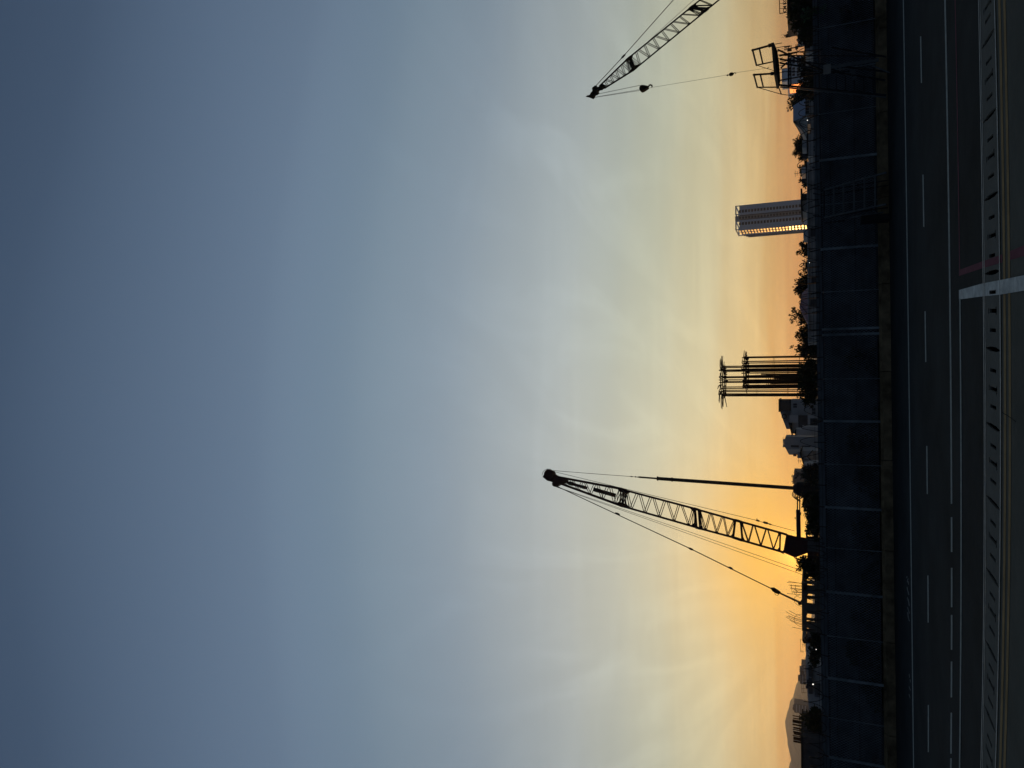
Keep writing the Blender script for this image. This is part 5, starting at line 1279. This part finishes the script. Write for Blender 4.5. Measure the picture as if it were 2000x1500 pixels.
# thin cloud streaks
cm = mth('MULTIPLY', mth('MULTIPLY', cl, 0.34), mth('SUBTRACT', 1.0, mth('DIVIDE', el, 34.0, clamp=True)))
vm = N('ShaderNodeVectorMath'); vm.operation = 'SCALE'; Lk(sky, vm.inputs[0]); Lk(mth('ADD', 1.0, cm), vm.inputs['Scale']); sky = vm.outputs[0]
mp2 = N('ShaderNodeMapping'); mp2.inputs['Scale'].default_value = (2.2, 2.2, 46); mp2.inputs['Rotation'].default_value = (0, R(1.5), 0); Lk(nv.outputs[0], mp2.inputs['Vector'])
nz2 = N('ShaderNodeTexNoise'); nz2.inputs['Scale'].default_value = 1.0; nz2.inputs['Detail'].default_value = 5; nz2.inputs['Roughness'].default_value = 0.55; nz2.inputs['Distortion'].default_value = 0.6; Lk(mp2.outputs[0], nz2.inputs['Vector'])
st2 = mth('MULTIPLY', mth('SUBTRACT', nz2.outputs['Fac'], 0.5), mth('MULTIPLY', 0.20, mth('SUBTRACT', 1.0, mth('DIVIDE', el, 16.0, clamp=True))))
vm = N('ShaderNodeVectorMath'); vm.operation = 'SCALE'; Lk(sky, vm.inputs[0]); Lk(mth('ADD', 1.0, st2), vm.inputs['Scale']); sky = vm.outputs[0]
mp3 = N('ShaderNodeMapping'); mp3.inputs['Rotation'].default_value = (0, 0, R(-28)); mp3.inputs['Scale'].default_value = (0.55, 1.9, 1); Lk(cx.outputs[0], mp3.inputs['Vector'])
nz3 = N('ShaderNodeTexNoise'); nz3.inputs['Scale'].default_value = 0.75; nz3.inputs['Detail'].default_value = 8; nz3.inputs['Roughness'].default_value = 0.58; nz3.inputs['Distortion'].default_value = 1.6; Lk(mp3.outputs[0], nz3.inputs['Vector'])
ws = N('ShaderNodeMapRange'); ws.interpolation_type = 'SMOOTHSTEP'; ws.inputs['From Min'].default_value = 0.47; ws.inputs['From Max'].default_value = 0.78; Lk(nz3.outputs['Fac'], ws.inputs['Value'])
we = N('ShaderNodeMapRange'); we.interpolation_type = 'SMOOTHSTEP'; we.inputs['From Min'].default_value = 46; we.inputs['From Max'].default_value = 14; Lk(el, we.inputs['Value'])
vm = N('ShaderNodeVectorMath'); vm.operation = 'SCALE'; Lk(sky, vm.inputs[0]); Lk(mth('ADD', 1.0, mth('MULTIPLY', mth('MULTIPLY', mth('SUBTRACT', ws.outputs[0], 0.28), we.outputs[0]), 0.07)), vm.inputs['Scale']); sky = vm.outputs[0]
# faint streaks fanning up from the sunset
sr = N('ShaderNodeVectorMath'); sr.operation = 'DOT_PRODUCT'; Lk(nv.outputs[0], sr.inputs[0]); sr.inputs[1].default_value = (math.cos(SUN_AZ), -math.sin(SUN_AZ), 0)
zz = mth('ADD', sx.outputs['Z'], 0.10)
phi = mth('ARCTAN2', sr.outputs['Value'], zz)
rad = mth('SQRT', mth('ADD', mth('MULTIPLY', sr.outputs['Value'], sr.outputs['Value']), mth('MULTIPLY', zz, zz)))
cf = N('ShaderNodeCombineXYZ'); Lk(mth('MULTIPLY', phi, 4.2), cf.inputs[0]); Lk(mth('MULTIPLY', rad, 3.4), cf.inputs[1])
nz4 = N('ShaderNodeTexNoise'); nz4.inputs['Scale'].default_value = 1.3; nz4.inputs['Detail'].default_value = 7; nz4.inputs['Roughness'].default_value = 0.55; nz4.inputs['Distortion'].default_value = 1.1; Lk(cf.outputs[0], nz4.inputs['Vector'])
w4 = N('ShaderNodeMapRange'); w4.interpolation_type = 'SMOOTHSTEP'; w4.inputs['From Min'].default_value = 0.42; w4.inputs['From Max'].default_value = 0.75; Lk(nz4.outputs['Fac'], w4.inputs['Value'])
f4 = N('ShaderNodeMapRange'); f4.interpolation_type = 'SMOOTHSTEP'; f4.inputs['From Min'].default_value = 40; f4.inputs['From Max'].default_value = 12; Lk(el, f4.inputs['Value'])
vm = N('ShaderNodeVectorMath'); vm.operation = 'SCALE'; Lk(sky, vm.inputs[0]); Lk(mth('ADD', 1.0, mth('MULTIPLY', mth('MULTIPLY', mth('SUBTRACT', w4.outputs[0], 0.33), f4.outputs[0]), 0.11)), vm.inputs['Scale']); sky = vm.outputs[0]
# glow round the sun
dp = N('ShaderNodeVectorMath'); dp.operation = 'DOT_PRODUCT'; Lk(nv.outputs[0], dp.inputs[0]); dp.inputs[1].default_value = sdir
dcl = mth('MAXIMUM', dp.outputs['Value'], 0.0)
gf = mth('MULTIPLY', mth('POWER', dcl, 170.0), 0.92)
sky = mixc('MIX', gf, sky, (1.06, .54, .05, 1))
for pw, colr in ((26, (.15, .065, .0)), (1200, (.35, .16, .0)), (6000, (1.6, .75, .08))):
    vm = N('ShaderNodeVectorMath'); vm.operation = 'SCALE'; vm.inputs[0].default_value = colr; Lk(mth('POWER', dcl, pw), vm.inputs['Scale'])
    va = N('ShaderNodeVectorMath'); va.operation = 'ADD'; Lk(sky, va.inputs[0]); Lk(vm.outputs[0], va.inputs[1]); sky = va.outputs[0]
# physical dusk sky, scaled away so it adds no light to the ramps
ns = N('ShaderNodeTexSky'); ns.sky_type = 'NISHITA'; ns.sun_disc = False; ns.sun_elevation = SUN_EL; ns.sun_rotation = SUN_AZ; ns.dust_density = 2.0; ns.air_density = 1.2
vm = N('ShaderNodeVectorMath'); vm.operation = 'SCALE'; Lk(ns.outputs[0], vm.inputs[0]); vm.inputs['Scale'].default_value = 0.0
va = N('ShaderNodeVectorMath'); va.operation = 'ADD'; Lk(sky, va.inputs[0]); Lk(vm.outputs[0], va.inputs[1]); sky = va.outputs[0]
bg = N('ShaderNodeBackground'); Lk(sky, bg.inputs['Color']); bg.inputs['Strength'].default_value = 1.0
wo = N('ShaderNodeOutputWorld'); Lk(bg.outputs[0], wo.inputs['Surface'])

sl = bpy.data.lights.new('sun', 'SUN'); sl.energy = 1.6; sl.angle = R(0.5); sl.color = (1.0, .50, .13)
so = bpy.data.objects.new('sun', sl); COL.objects.link(so); so.rotation_euler = sdir.to_track_quat('Z', 'Y').to_euler(); so.location = (-30, 60, 60)

SC.view_settings.view_transform = 'Standard'; SC.view_settings.look = 'None'; SC.view_settings.exposure = 0; SC.view_settings.gamma = 1
SC.render.engine = 'CYCLES'; SC.cycles.use_denoising = True; SC.cycles.max_bounces = 6; SC.cycles.volume_bounces = 1; SC.cycles.transparent_max_bounces = 8
